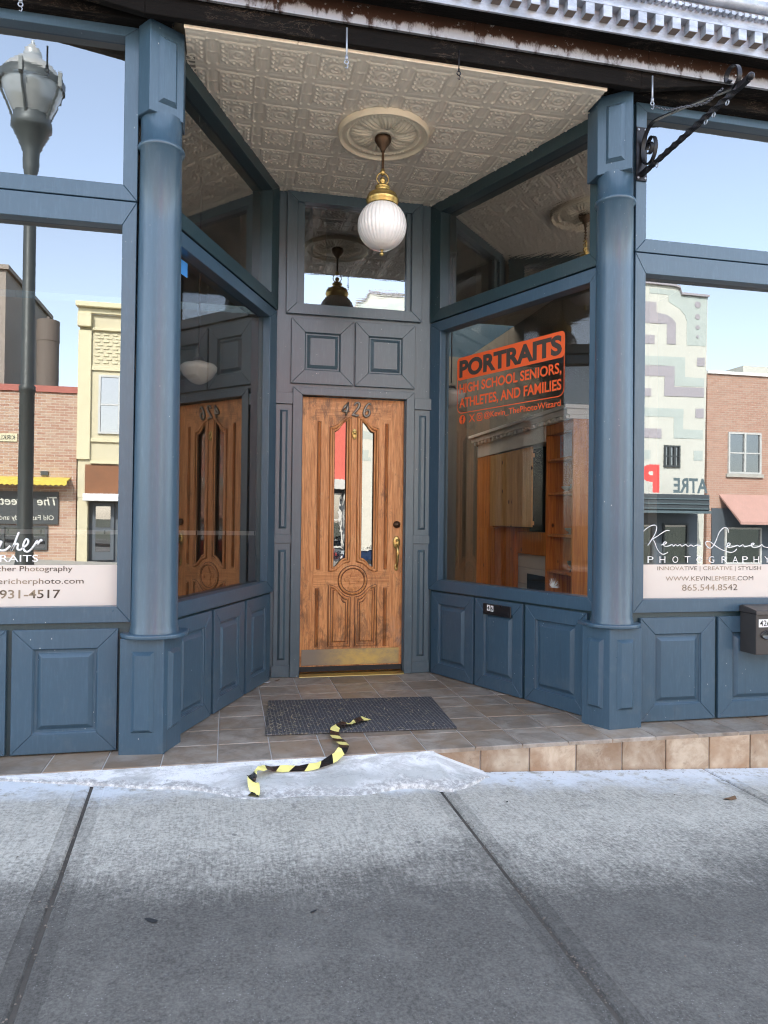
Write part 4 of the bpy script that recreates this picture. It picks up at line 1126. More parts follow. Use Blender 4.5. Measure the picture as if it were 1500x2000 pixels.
mb = MB(); rnd = random.Random(21)
for i in range(420):
    k = rnd.random()
    if k < .55: y = rnd.uniform(1.7, 3.2); x = jx(rnd.choice((0, 1, 1, 2)), y)+rnd.gauss(0, .012)
    elif k < .8: x = rnd.uniform(1.2, 4.2); y = 3.505-abs(rnd.gauss(0, .035))
    else: x = rnd.uniform(-1.5, 3.5); y = rnd.uniform(1.6, 3.3)
    r_ = rnd.uniform(.0015, .0045); z = gz(x)+.001
    pts = [(x+r_*rnd.uniform(.6, 1.3)*cos(a), y+r_*rnd.uniform(.6, 1.3)*sin(a), z) for a in (0, 1.3, 2.5, 3.8, 5.0)]
    mb.add(pts+[(x, y, z+r_*.7)], [(q_, (q_+1) % 5, 5) for q_ in range(5)])
M['grit'] = simple('grit', (.14, .12, .10), .95, var=.7)
tag(build(mb, 'grit', 'grit', recalc=False), 'loose grit and crumbs caught along the sidewalk joints and the step', 'grit', kind='stuff')

# ================================================================== PENDANT LAMP
lx, ly = .918, 4.39
pend = thing('pendant_lamp', 'ribbed white globe pendant with brass fitter hanging under the porch ceiling medallion', 'pendant lamp', (lx, ly, 3.548))
mb = MB(); mb.lathe([(1e-4, 3.548), (.050, 3.546), (.051, 3.535), (.046, 3.520), (.034, 3.498), (.022, 3.480), (.014, 3.466), (.011, 3.455), (1e-4, 3.455)], (lx, ly, 0), 36, rmod=lambda a, h: 1+.06*cos(a*18)*(1 if 3.49 < h < 3.54 else 0))
build(mb, 'canopy', 'brass_dark', pend, smooth=True)
mb = MB(); mb.lathe([(.0085, 3.46), (.0085, 3.345)], (lx, ly, 0), 12); build(mb, 'stem', 'brass_dark', pend, smooth=True)
mb = MB(); mb.lathe([(.008, 3.350), (.012, 3.340), (.018, 3.327), (.012, 3.314), (.006, 3.309)], (lx, ly, 0), 16); build(mb, 'stem_ball', 'brass', pend, smooth=True)
mb = MB(); mb.torus((lx, ly, 3.287), .037, .0042, 32, 8, 'y'); build(mb, 'hanging_ring', 'brass', pend, smooth=True)
mb = MB(); mb.lathe([(1e-4, 3.300), (.014, 3.292), (.020, 3.277), (.014, 3.262), (.010, 3.256), (.014, 3.248), (.040, 3.243), (.046, 3.235), (.044, 3.226), (.034, 3.220), (.038, 3.206), (.045, 3.199),
                  (.072, 3.196), (.088, 3.186), (.094, 3.176), (.092, 3.168), (.100, 3.160), (.103, 3.148), (.098, 3.138), (.092, 3.118)], (lx, ly, 0), 48)
build(mb, 'fitter', 'brass', pend, smooth=True)
GR = .152; gcz = 2.992
mb = MB(); prof = []
for k in range(29):
    a = PI*(.215+(1-.215)*k/28); prof.append((max(1e-4, GR*sin(a)), gcz+GR*cos(a)))
mb.lathe(prof, (lx, ly, 0), 216, rmod=lambda a, h: 1+.020*(abs(sin(a*18))-.6))
build(mb, 'globe', 'globe', pend, smooth=True)
mb = MB(); mb.lathe([(.017, 2.850), (.017, 2.842), (.007, 2.838), (.006, 2.828), (.013, 2.820), (.013, 2.811), (.005, 2.803), (1e-4, 2.800)], (lx, ly, 0), 16); build(mb, 'finial', 'brass', pend, smooth=True)

# ================================================================== SIGN BRACKET, CHAIN, HOOKS, MAILBOX
bx = 2.318
brk = thing('sign_bracket', 'black wrought iron sign bracket with scrolls on the right frame, jutting over the sidewalk', 'sign bracket', (bx, 3.76, 3.13))
mb = MB(); mb.box(2.283, 2.352, 3.752, 3.760, 3.138, 3.452); bp = build(mb, 'wall_plate', 'iron', brk, .002)
for (x, z) in ((2.296, 3.435), (2.339, 3.437), (2.296, 3.155), (2.340, 3.155)):
    mb = MB(); mb.sphere((x, 3.7505, z), .0075, 10, 6, (1, .5, 1)); build(mb, 'bolt', 'hookm', bp, smooth=True)
# twisted bar
mb = MB(); n = 90; vs = []; fs = []
for i in range(n+1):
    t = i/n; y = 3.752+(2.875-3.752)*t; z = 3.175+.035*t; a = (t*PI*7 if .08 < t < .93 else 0); r = .0135
    for k in range(4): th = a+PI/4+k*PI/2; vs.append((bx+r*1.3*cos(th), y, z+r*1.3*sin(th)))
for i in range(n):
    for k in range(4): fs.append((4*i+k, 4*i+(k+1) % 4, 4*i+4+(k+1) % 4, 4*i+4+k))
mb.add(vs, fs+[(0, 1, 2, 3), (4*n, 4*n+1, 4*n+2, 4*n+3)])
mb.sphere((bx, 2.862, 3.212), .018, 14, 10)
build(mb, 'twisted_bar', 'iron', brk)
def strap(pts, wd=.011, th=.0035, name='strap'):
    P = spl(pts, 6); mb = MB(); vs = []; fs = []; n = len(P)
    for i, (y, z) in enumerate(P):
        a = P[max(i-1, 0)]; b = P[min(i+1, n-1)]; ty, tz = b[0]-a[0], b[1]-a[1]; l = math.hypot(ty, tz) or 1; ny_, nz_ = -tz/l*th, ty/l*th
        vs += [(bx-wd, y-ny_, z-nz_), (bx+wd, y-ny_, z-nz_), (bx+wd, y+ny_, z+nz_), (bx-wd, y+ny_, z+nz_)]
    for i in range(n-1):
        for k in range(4): fs.append((4*i+k, 4*i+(k+1) % 4, 4*i+4+(k+1) % 4, 4*i+4+k))
    mb.add(vs, fs+[(0, 1, 2, 3), (4*n-4, 4*n-3, 4*n-2, 4*n-1)]); build(mb, name, 'iron', brk, smooth=False)
strap([(3.700, 3.290), (3.690, 3.315), (3.665, 3.320), (3.650, 3.295), (3.665, 3.262), (3.690, 3.265)][::-1]+[(3.700, 3.290)][:0] or [], name='scroll')
strap([(3.672, 3.300), (3.690, 3.322), (3.660, 3.345), (3.625, 3.325), (3.612, 3.270), (3.640, 3.215), (3.690, 3.205), (3.735, 3.245), (3.745, 3.320), (3.715, 3.385), (3.637, 3.420), (3.45, 3.372), (3.2, 3.295), (3.02, 3.238), (2.965, 3.228),
       (2.935, 3.262), (2.950, 3.315), (2.995, 3.335), (3.028, 3.310), (3.022, 3.275), (2.998, 3.275)], name='scroll_strap')
for y in (3.60, 3.18, 3.12, 3.02):
    mb = MB(); mb.torus((bx, y, 3.150+(3.752-y)*.04), .011, .0028, 16, 6, 'x'); build(mb, 'eye_ring', 'hookm', brk, smooth=True)
# chain from the soffit hook to the bracket end
ch = thing('hanging_chain', 'sagging steel chain from the soffit hook to the iron sign bracket', 'chain', (2.28, 3.57, 3.45))
A, B = Vector((2.275, 3.575, 3.470)), Vector((2.312, 3.04, 3.250))
mb = MB(); nl = 34
def chp(t): p = A.lerp(B, t); p.z -= .055*4*t*(1-t)*(.9+.1*sin(t*9)); p.x += .012*sin(t*11); return p
for i in range(nl):
    p = chp(i/(nl-1)); q = chp(min(1, (i+1)/(nl-1))) if i < nl-1 else chp(1)+(chp(1)-chp(.97))
    d = (q-p).normalized() if (q-p).length > 1e-6 else Vector((0, -1, 0)); s = d.cross(Vector((0, 0, 1))).normalized(); u = s.cross(d)
    if i % 2: s = u
    pts = [tuple(p+d*(.0115*cos(2*PI*k/10))+s*(.0062*sin(2*PI*k/10))) for k in range(10)]
    mb.tube(pts, .0022, 5, closed=True)
build(mb, 'chain_links', 'chainm', ch, smooth=True)
hooks = [((2.270, 3.575, 3.624), .132, 'galvanised rod hook holding the chain under the soffit at the right', 'hookm'),
         ((.555, 3.575, 3.624), .152, 'galvanised rod hook under the soffit above the porch', 'hookm'),
         ((1.147, 3.575, 3.600), .100, 'dark screw hook under the soffit, right of the pendant lamp', 'iron'),
         ((-.962, 3.575, 3.624), .107, 'galvanised rod hook under the soffit at the far left', 'hookm')]
for (p, l, lab, mt) in hooks:
    x, y, z = p; o = thing('rod_hook', lab, 'hook', (x, y, z), 'hooks under the soffit')
    mb = MB(); mb.tube([(x, y, z+.012), (x, y, z-l)], .0048 if mt == 'hookm' else .003, 8); mb.tube([(x, y, z-l*.86), (x, y, z-l)], .0085 if mt == 'hookm' else .005, 8)
    build(mb, 'rod', mt, o, smooth=True)
    mb = MB(); mb.torus((x, y, z-l-.010), .010, .0030, 16, 6, 'y'); mb.tube([(x, y, z-l-.018), (x+.008, y, z-l-.028), (x+.004, y, z-l-.042), (x-.006, y, z-l-.038)], .0026, 6)
    build(mb, 'eye', mt, o, smooth=True)

# mailbox
mbx = thing('mailbox', 'dark bronze wall mailbox marked 426 hanging on the bulkhead at the right edge', 'mailbox', (3.18, 3.76, .39))
mb = MB(); mb.box(2.995, 3.36, 3.625, 3.7595, .400, .636); bd = build(mb, 'box_body', 'mailmetal', mbx, .004, bseg=2)
mb = MB(); mb.prism([(3.7598, .637), (3.7598, .672), (3.735, .680), (3.617, .657), (3.614, .632), (3.6235, .632), (3.6235, .6375)], 2.989, 3.366, 0); build(mb, 'lid', 'mailmetal', mbx, .003, bseg=2)
mb = MB(); mb.cm = 0; mb.box(3.012, 3.092, 3.6243, 3.6248, .560, .606)
T = lambda u, w, z: (u, 3.624-w, z)
mb.T = T; mb.cm = 1; put_text(mb, '426', 3.018, 3.087, .566, .600, .0010, .006); build(mb, 'number_sticker', ['white', 'black_ink'], mbx, recalc=False)
mb = MB(); mb.lathe([(.062, .001), (.060, -.006), (.054, -.008), (.050, -.004), (1e-4, -.003)], (3.085, 3.6245, .515), 32, 'y')
mb.v = [(v[0], v[1], .515+(v[2]-.515)*.48) for v in mb.v]; build(mb, 'oval_emblem', 'blackplastic', mbx, smooth=True)

# ================================================================== INTERIOR
mb = MB(); mb.box(XF0, XF1, 3.87, 10.2, -.30, -.012); tag(build(mb, 'interior_floor', 'floorint'), kind='structure')
mb = MB(); mb.box(XF0, -.20, 3.86, 8.35, 3.568, 3.60); mb.box(-.20, XF1, 5.36, 8.35, 3.568, 3.60); mb.box(2.1, XF1, 3.86, 5.36, 3.568, 3.60)
build(mb, 'interior_ceiling', 'ceilint', shop)
mb = MB(); mb.box(3.42, 3.50, 5.4, 10.2, 0, 3.56); mb.box(XF0, 3.42, 10.1, 10.19, 0, 3.56); mb.box(.60, .70, 5.42, 10.1, 0, 3.56); mb.box(-2.6, .60, 8.6, 8.7, 0, 3.56); build(mb, 'interior_wall', 'wallint', shop)  # the partition behind the door wall is added to keep the left room dim
mb = MB(); mb.box(-2.6, .58, 6.98, 7.02, .995, 1.035)
for i in range(11): mb.cm = 1; mb.box(-2.45+i*.27, -2.44+i*.27, 6.978, 6.9795, .996, 1.034)
mb.cm = 0
rail = thing('interior_rail', 'white tiled rail inside the shop seen through the left windows', 'rail', (-.8, 7.0, 0))
build(mb, 'rail_top', ['trimwhite', 'gap'], rail)
for x in (-2.4, -.8, .5): mb = MB(); mb.box(x-.02, x+.02, 6.985, 7.015, -.01, .995); build(mb, 'post', 'wallint', rail)

un = thing('fireplace_cabinet', 'knotty pine fireplace surround with shelves and white dentil crown inside the shop', 'cabinet', (3.2, 7.1, 0))
mb = MB()
mb.box(3.0, 3.40, 5.915, 5.945, 0, 2.08); mb.box(3.0, 3.40, 6.455, 6.48, 0, 2.08); mb.box(3.0, 3.40, 8.40, 8.44, 0, 2.08); mb.box(3.375, 3.40, 5.945, 8.40, 0, 2.08)
mb.box(3.0, 3.375, 5.945, 6.455, 1.985, 2.08)
build(mb, 'carcass', 'pine', un, .002)
for z in (.30, .684, 1.028, 1.423, 1.74): mb = MB(); mb.box(3.01, 3.372, 5.947, 6.453, z-.012, z+.012); build(mb, 'shelf', 'pine', un, .001)
mb = MB()
mb.box(2.93, 3.45, 5.90, 8.48, 2.115, 2.165); mb.box(2.96, 3.45, 5.91, 8.46, 2.08, 2.114)
y = 5.93
while y < 8.44: mb.box(2.935, 2.96, y, y+.045, 2.082, 2.113); y += .12
mb.box(2.90, 3.45, 5.87, 8.50, 2.166, 2.20)
build(mb, 'crown', 'trimwhite', un, .002)
mb = MB(); mb.box(3.04, 3.37, 6.48, 7.235, 0, .82); fp = build(mb, 'brick_chimney_breast', 'brick_white', un)
mb = MB(); mb.box(3.0365, 3.0395, 6.52, 6.99, .22, .62); build(mb, 'firebox_opening', 'flat_black', fp)  # black plate on the brick face marks the opening
mb = MB(); mb.box(3.02, 3.37, 6.48, 7.235, .821, 1.05); build(mb, 'mantel_board', 'pine', un, .003)
mb = MB(); mb.box(3.18, 3.37, 6.48, 7.9, 1.05, 1.93); build(mb, 'television_niche', 'flat_black', un)  # solid black block fills the niche
mb = MB(); mb.box(2.985, 3.37, 6.48, 8.40, 1.93, 2.079); build(mb, 'carved_frieze', 'trimwhite', un, .002)
mb = MB(); mb.box(3.0, 3.17, 7.24, 8.40, 0, 1.09); mb.box(3.0, 3.17, 7.90, 8.40, 1.09, 1.93)
for i in range(10): mb.box(2.994, 2.9995, 7.25+i*.115, 7.355+i*.115, 0, 1.08)
build(mb, 'wall_boarding', 'pine', un, .001)
mb = MB()
for i in range(10): mb.box(2.955, 2.975, 6.72+i*.115, 6.832+i*.115, 1.10, 1.905)
mb.box(2.976, 2.992, 6.72, 7.867, 1.12, 1.16); mb.box(2.976, 2.992, 6.72, 7.867, 1.80, 1.84)
build(mb, 'plank_door', 'pine_light', un, .002)

M['banner'] = simple('pale_lilac_paper', (.50, .45, .52), .8, var=.05)
pb = thing('paper_banner', 'pale lilac paper banner with orange letters standing in the top bay of the pine shelves', 'banner', (3.06, 6.2, 1.757))
mb = MB(); mb.box(3.060, 3.066, 6.02, 6.30, 1.757, 1.975); build(mb, 'sheet', 'banner', pb)
mb = MB()
for z_ in (1.78, 1.845, 1.91): mb.T = lambda u, w, z: (3.059-w, u, z); put_text(mb, 'S', 6.27, 6.235, z_, z_+.045, 0)
build(mb, 'letters', 'orange', pb, recalc=False)
for (yy, zz, hh, lab) in ((6.10, 1.435, .07, 'small glass dish on the second pine shelf from the top'), (6.28, 1.435, .055, 'low glass bowl beside the dish on the second pine shelf from the top'), (6.2, 1.040, .06, 'round glass candle holder on the middle pine shelf'), (6.15, .696, .10, 'dark vase on the second pine shelf from the bottom')):
    mb = MB(); mb.lathe([(1e-4, 0), (.03, 0), (.012, hh*.35), (.045, hh*.7), (.05, hh), (.046, hh), (.04, hh*.72), (1e-4, hh*.5)], (3.12, yy, zz), 20)
    tag(build(mb, 'vase' if 'vase' in lab else 'glass_dish', 'blackplastic' if 'vase' in lab else 'lampglass', smooth=True), lab, 'vase' if 'vase' in lab else 'dish')

def school_lamp(x, y, z, label):
    o = thing('schoolhouse_lamp', label, 'pendant lamp', (x, y, 3.56), 'schoolhouse pendants inside the shop')
    mb = MB(); mb.tube([(x, y, 3.56), (x, y, z+.13)], .006, 8); build(mb, 'rod', 'brass_dark', o, smooth=True)
    mb = MB(); mb.lathe([(1e-4, .10), (.035, .10), (.04, .085), (.05, .072)], (x, y, z), 24); build(mb, 'fitter', 'brass_dark', o, smooth=True)
    mb = MB(); mb.lathe([(.045, .075), (.050, .062), (.11, .055), (.128, .035), (.125, .010), (.10, -.03), (.055, -.07), (.02, -.085), (1e-4, -.087)], (x, y, z), 32); build(mb, 'shade', 'globe', o, smooth=True)
    mb = MB(); mb.lathe([(1e-4, 3.56), (.05, 3.556), (.03, 3.535), (.008, 3.52)], (x, y, 0), 16); build(mb, 'canopy', 'brass_dark', o, smooth=True)
school_lamp(-.21, 5.15, 2.165, 'white schoolhouse pendant inside, seen through the left angled window')
school_lamp(1.95, 6.2, 2.265, 'white schoolhouse pendant inside, seen through the right angled window')
mb = MB(); rnd = random.Random(9)   # white fluffy plume on the sill
for i in range(60):
    a = rnd.uniform(0, PI); l = rnd.uniform(.03, .07); mb.tube([(2.215, 4.65, .70), (2.215+.3*l*cos(a), 4.65-l*cos(a), .70+l*sin(a))], [.002, .0005], 4)
tag(build(mb, 'white_plume', 'white', recalc=False), 'small fluffy white plume behind the lower edge of the right angled window', 'ornament')

# ================================================================== STREET LAMPS
def street_lamp(x, y, label, sc=1.):
    g0 = gz(x)-.02
    o = thing('street_lamp', label, 'street lamp', (x, y, g0))
    def B(prof, name, mat, seg=24, **k):
        mb = MB(); mb.lathe(prof, (x, y, 0), seg, **k); return build(mb, name, mat, o, smooth=True)
    B([(.17, g0), (.17, .18), (.15, .22), (.13, .5), (.10, .62), (.085, .70), (.080, .95), (.072, 1.0), (.070, 2.4), (.078, 2.42), (.078, 2.46), (.062, 2.48), (.058, 4.35), (.055, 4.60)], 'post', 'lamp_metal', rmod=lambda a, h: 1+.03*cos(a*12))
    B([(.055, 4.60), (.077, 4.70), (.077, 4.84), (.11, 4.93), (.17, 5.06), (.192, 5.09), (.186, 5.15), (.165, 5.19), (.17, 5.215)], 'capital', 'lamp_metal', rmod=lambda a, h: 1+.035*abs(cos(a*6)))
    B([(.165, 5.21), (.215, 5.32), (.262, 5.43), (.292, 5.52)], 'lantern_glass', 'lampglass', 32)
    B([(.300, 5.50), (.304, 5.585), (.290, 5.59)], 'lantern_band', 'lamp_metal', 40, rmod=lambda a, h: 1+.02*(sin(a*30) > 0))
    B([(.288, 5.585), (.268, 5.64), (.222, 5.70), (.165, 5.755), (.11, 5.79), (.078, 5.81)], 'lantern_dome', 'lampglass', 32)
    B([(.078, 5.805), (.088, 5.84), (.078, 5.885), (.045, 5.92), (.02, 5.94), (.016, 5.96), (.022, 5.975), (.012, 5.99), (1e-4, 6.0)], 'finial', 'lampglass', 20)
    mb = MB()
    for k in range(5):
        a = 2*PI*k/5+.4; mb.tube([(x+r*cos(a), y+r*sin(a), z) for r, z in ((.175, 5.17), (.225, 5.30), (.280, 5.42), (.312, 5.52), (.318, 5.60))], .013, 6)
        mb.box(x+.315*cos(a)-.018, x+.315*cos(a)+.018, y+.315*sin(a)-.018, y+.315*sin(a)+.018, 5.48, 5.63)
    build(mb, 'lantern_cage', 'lamp_metal', o, smooth=False)
    mb = MB(); mb.lathe([(1e-4, 5.6), (.05, 5.58), (.06, 5.4), (.05, 5.3), (1e-4, 5.28)], (x, y, 0), 16); build(mb, 'lamp_socket', 'lamp_metal', o, smooth=True)
    return o
sl1 = street_lamp(-2.0, -.24, 'acorn street lamp on the near kerb, reflected in the left display window')
# ================================================================== BUILDINGS ACROSS THE STREET (real Y = -10.5)
O = OPP()
GB = -1.2
def win_part(parent, u0, u1, z0, z1, w=.0, sash='sash', mull=1, name='window'):
    mb = MB(O); t = .05; mb.box(u0, u1, w, w+.05, z0, z0+t); mb.box(u0, u1, w, w+.05, z1-t, z1); mb.box(u0, u0+t, w, w+.05, z0+t, z1-t); mb.box(u1-t, u1, w, w+.05, z0+t, z1-t)
    mb.box(u0+t, u1-t, w+.01, w+.04, (z0+z1)/2-.02, (z0+z1)/2+.02)
    for k in range(mull): xx = u0+(u1-u0)*(k+1)/(mull+1); mb.box(xx-.03, xx+.03, w+.002, w+.052, z0+t, z1-t)
    f = build(mb, name, sash, parent); mb = MB(O); mb.box(u0+.01, u1-.01, w+.003, w+.008, z0+.01, z1-.01); build(mb, 'pane', 'glass_far', f)
    return f
# brick shop (left)
b1 = thing('brick_shop', 'one storey old brick shop with yellow scalloped awning across the street', 'building', (-6.5, -12, GB))
mb = MB(O); mb.box(-10.5, -3.50, -5, 0, GB, 4.05); build(mb, 'wall', 'brick_old', b1)
mb = MB(O); mb.box(-10.55, -3.478, -5, .05, 4.055, 4.20); build(mb, 'coping', 'coping_red', b1)
mb = MB(O); mb.prism([(0.001, 2.02), (.45, 1.93), (.45, 1.89), (.02, 1.99)], -8.0, -3.70, 0)
bb = mb
aw = MB(); 
T2 = lambda a, w, z: (a, -10.5+w, z)
aw.T = T2; aw.prism([(.001, 2.06), (.42, 1.96), (.42, 1.94), (.001, 2.03)], -8.2, -3.62, 0)
n = 40; xs2 = [-8.2+(4.58)*i/n for i in range(n+1)]
for i in range(n):
    a, b = xs2[i], xs2[i+1]; m = (a+b)/2
    aw.add([(a, .422, 1.95), (b, .422, 1.95), (b, .422, 1.875), (m, .422, 1.845), (a, .422, 1.875)], [(0, 1, 2, 3, 4)])
build(aw, 'awning', 'awn_yellow', b1)
mb = MB(O); mb.box(-6.9, -3.87, .003, .05, .96, 1.72); sb = build(mb, 'signboard', 'signboard', b1)
mb = MB(O)
put_text(mb, 'The Sweet S', -3.90, -5.35, 1.40, 1.60, .055, .01, .2)
put_text(mb, 'Old Fash   ndy and Merc', -3.965, -5.50, 1.02, 1.17, .055, 0)
build(mb, 'sign_text', 'signtext', sb, recalc=False)
mb = MB(O); mb.box(-5.6, -4.795, .003, .03, 2.87, 3.055); sp_ = build(mb, 'name_plate', 'yellow_trim', b1)
mb = MB(O); put_text(mb, 'KIRKL', -4.84, -5.16, 2.91, 3.01, .034); build(mb, 'plate_text', 'black_ink', sp_, recalc=False)
mb = MB(O); mb.box(-4.27, -4.107, .003, .05, 2.106, 2.2); build(mb, 'vent', 'signboard', b1)
win_part(b1, -7.9, -4.1, .35, .93, .003, 'signboard', 3)
# tank and tall block behind
b0 = thing('tall_rear_building', 'tall tan building rising behind the brick shop', 'building', (-9.5, -20, GB))
mb = MB(); mb.box(-13, -7.2, -24, -18, GB, 9.2); build(mb, 'wall', 'darkwall', b0); mb = MB(); mb.box(-13.1, -7.1, -24.1, -17.9, 9.2, 9.35); build(mb, 'roof_edge', 'darkwall', b0)
tk = thing('water_tank', 'round brown water tank behind the brick shop roof', 'tank', (-6.0, -18.4, 4))
mb = MB(); mb.lathe([(1e-4, 7.75), (.30, 7.72), (.36, 7.70), (.36, 7.0), (.345, 6.98), (.345, GB), (1e-4, GB)], (-5.98, -18.4, 0), 28); build(mb, 'shell', 'tank', tk, smooth=False)
mb = MB(); mb.lathe([(1e-4, 7.86), (.05, 7.85), (.06, 7.75)], (-5.98, -18.4, 0), 12); build(mb, 'vent_cap', 'tank', tk)
# yellow building
b2 = thing('yellow_building', 'narrow two storey cream yellow building with bracketed cornice across the street', 'building', (-1.8, -12, GB))
mb = MB(O); mb.box(-3.47, -.42, -5, 0, 1.60, 5.95); mb.box(-3.47, -3.24, -5, 0, GB, 1.595); build(mb, 'wall', 'yellow_paint', b2)
mb = MB(O); mb.box(-3.54, -.36, 0, .22, 6.08, 6.20); mb.box(-3.50, -.40, 0, .10, 5.95, 6.075); mb.box(-3.50, -3.20, .002, .16, 5.62, 5.945); mb.box(-.72, -.42, .002, .16, 5.62, 5.945)
mb.box(-3.19, -.73, .002, .08, 5.56, 5.62)
build(mb, 'cornice', 'yellow_trim', b2, .01)
mb = MB(O); mb.box(-3.49, -3.20, .002, .07, 2.50, 5.55); mb.box(-3.19, -.44, .002, .05, 4.62, 4.72); mb.box(-3.19, -.44, .002, .06, 2.92, 3.00); mb.box(-3.19, -.44, .002, .09, 2.40, 2.47); build(mb, 'trim', 'yellow_trim', b2, .006)
rnd = random.Random(5); mb = MB(O)
for r_ in range(9):
    for c_ in range(13): mb.box(-3.14+c_*.2+(r_ % 2)*.07, -3.02+c_*.2+(r_ % 2)*.07, .001, .022, 4.80+r_*.083, 4.84+r_*.083)
build(mb, 'embossed_blocks', 'yellow_trim', b2, .004)
for u in (-3.03, -2.15, -1.27): win_part(b2, u, u+.50, 3.12, 4.52, .003, 'sash', 0)
mb = MB(O); mb.box(-3.30, -.5, .002, .03, 1.70, 2.38); build(mb, 'spandrel', 'spandrel_wood', b2)
mb = MB(O); mb.box(-3.30, -.5, .03, .30, 1.52, 1.69); build(mb, 'canopy', 'trimwhite', b2, .01)
mb = MB(O); mb.box(-3.24, -.45, -.30, -.22, GB, 1.51); build(mb, 'shopfront', 'greydoor', b2)
mb = MB(O); mb.box(-3.16, -2.66, -.215, -.16, .10, 1.48); dd = build(mb, 'door', 'greydoor', b2, .01)
mb = MB(O); mb.box(-3.08, -2.75, -.155, -.15, .90, 1.40); mb.box(-3.08, -2.75, -.155, -.15, .32, .80); build(mb, 'pane', 'glass_far', dd)
# red building
b3 = thing('red_building', 'two storey red painted building with white band across the street', 'building', (1.7, -12, GB))
mb = MB(O); mb.box(-.40, 3.62, -5, -.02, 2.35, 6.4); build(mb, 'wall', 'redwall', b3)
mb = MB(O); mb.box(-.42, 3.63, -.02, .12, 2.05, 2.34); mb.box(-.44, 3.64, -.02, .2, 6.4, 6.6); mb.box(3.42, 3.62, -.28, -.021, -1.2, 2.05); build(mb, 'white_band', 'sash', b3, .01)
mb = MB(O); mb.box(-.40, 3.62, -5, -.30, GB, 2.05); build(mb, 'shopfront', 'greydoor', b3)
for u in (.0, .95, 1.9): win_part(b3, u, u+.55, 3.2, 4.9, -.018, 'sash', 0)
for u in (-.3, .8, 1.9, 2.95): win_part(b3, u, u+(.9 if u < 2.5 else .4), .3, 1.95, -.298, 'sash', 0, 'shop_window')
# theatre
b4 = thing('theatre_building', 'tall cream theatre with mint and mauve painted bands and stepped parapet across the street', 'theatre', (8.2, -13, GB))
mb = MB(O)
prof = [(3.66, GB), (13.22, GB), (13.34, 7.62), (12.46, 7.62), (12.40, 7.80), (12.25, 7.84), (4.05, 7.95), (3.95, 7.75), (3.80, 7.66), (3.66, 7.62)]
mb.prism(prof, -6, 0, 1); build(mb, 'wall', 'theatre', b4)
mb = MB(O)
for (p, q) in zip(prof[2:-1], prof[3:]): mb.prism([(p[0], p[1]), (q[0], q[1]), (q[0], q[1]+.06), (p[0], p[1]+.06)], -.1, .08, 1)
build(mb, 'parapet_coping', 'mauve', b4)
def flat(poly, mat, name, w=.006):
    mb = MB(O); put_shape(mb, [poly], .008, w); build(mb, name, mat, b4)
mint = [[(11.478, 7.60), (12.08, 7.60), (12.086, 7.405), (12.427, 7.228), (12.6, 7.05), (12.658, 6.889), (12.663, 6.204), (13.295, 6.218), (13.32, 7.60), (12.48, 7.60), (12.40, 7.74), (11.478, 7.75)],
        [(10.4, 5.817), (12.62, 5.861), (12.613, 5.302), (13.23, 5.294), (13.225, 5.048), (12.286, 5.032), (12.282, 5.588), (10.4, 5.566)],
        [(10.4, 4.366), (12.575, 4.398), (12.568, 3.816), (13.21, 3.815), (13.205, 3.56), (12.276, 3.552), (12.271, 4.148), (10.4, 4.132)],
        [(11.283, 3.193), (11.549, 3.191), (11.54, 2.941), (11.274, 2.933)], [(12.915, 3.22), (13.2, 3.229), (13.2, 2.949), (12.917, 2.94)]]
mauve = [[(11.0, 7.354), (11.693, 7.365), (11.696, 7.074), (12.033, 7.022), (12.2, 6.94), (12.317, 6.815), (12.311, 6.207), (12.028, 6.199), (12.024, 6.769), (11.0, 6.752)],
         [(11.1, 6.425), (11.645, 6.431), (11.647, 6.18), (11.1, 6.174)], [(10.9, 5.545), (12.282, 5.588), (12.275, 5.001), (13.225, 5.023), (13.222, 4.752), (11.95, 4.733), (11.963, 5.288), (10.9, 5.269)],
         [(12.998, 5.868), (13.24, 5.884), (13.24, 5.644), (12.988, 5.628)], [(12.963, 4.415), (13.22, 4.427), (13.22, 4.162), (12.954, 4.151)], [(10.9, 4.916), (11.557, 4.93), (11.559, 4.704), (10.9, 4.691)], [(10.9, 3.801), (11.879, 3.805), (11.882, 3.538), (10.9, 3.541)]]
for p in mint: flat(p, 'mint', 'mint_band')
for p in mauve: flat([(x, z) for x, z in p], 'mauve', 'mauve_band', .012)
for p in mint+mauve:   # mirrored half of the facade
    flat([(17.05-x-.0, z) for x, z in p][::-1], 'mint' if p in mint else 'mauve', 'painted_band', .004 if p in mint else .010)
for (z, r) in ((7.383, .095), (7.041, .08), (6.74, .065), (6.469, .045)):
    mb = MB(O)
    for cx in (13.0, 4.1): put_shape(mb, [circ(cx, z, r, 20)], .006, .020)
    build(mb, 'painted_dots', 'mauve', b4)
mb = MB(O); put_shape(mb, [circ(4.55, 7.35, .16, 20)], .006, .020); build(mb, 'painted_dots', 'mauve', b4)
win_part(b4, 11.955, 12.465, 2.73, 3.345, .003, 'signboard', 2)
mq = MB(O); mq.prism([(9.4, .003), (13.0, .003), (12.70, 1.0), (9.7, 1.0)], 1.49, 1.93); mqo = build(mq, 'marquee', 'marquee', b4, .02)
mb = MB(O)
for k in range(3): mb.box(9.72, 12.68, 1.002, 1.03, 1.53+k*.13, 1.56+k*.13)
mb.box(9.65, 12.74, .9, 1.04, 1.42, 1.488); build(mb, 'marquee_trim', 'neon_steel', mqo)
mb = MB(O); put_text(mb, 'ATRE', 12.64, 11.60, 1.965, 2.365, 1.0, .03); build(mb, 'steel_letters', 'neon_steel', mqo, recalc=False)
mb = MB(O)
put_text(mb, 'P', 11.18, 10.66, 1.96, 2.70, 1.0, .05)
build(mb, 'red_letter', 'neon_red', mqo, recalc=False)
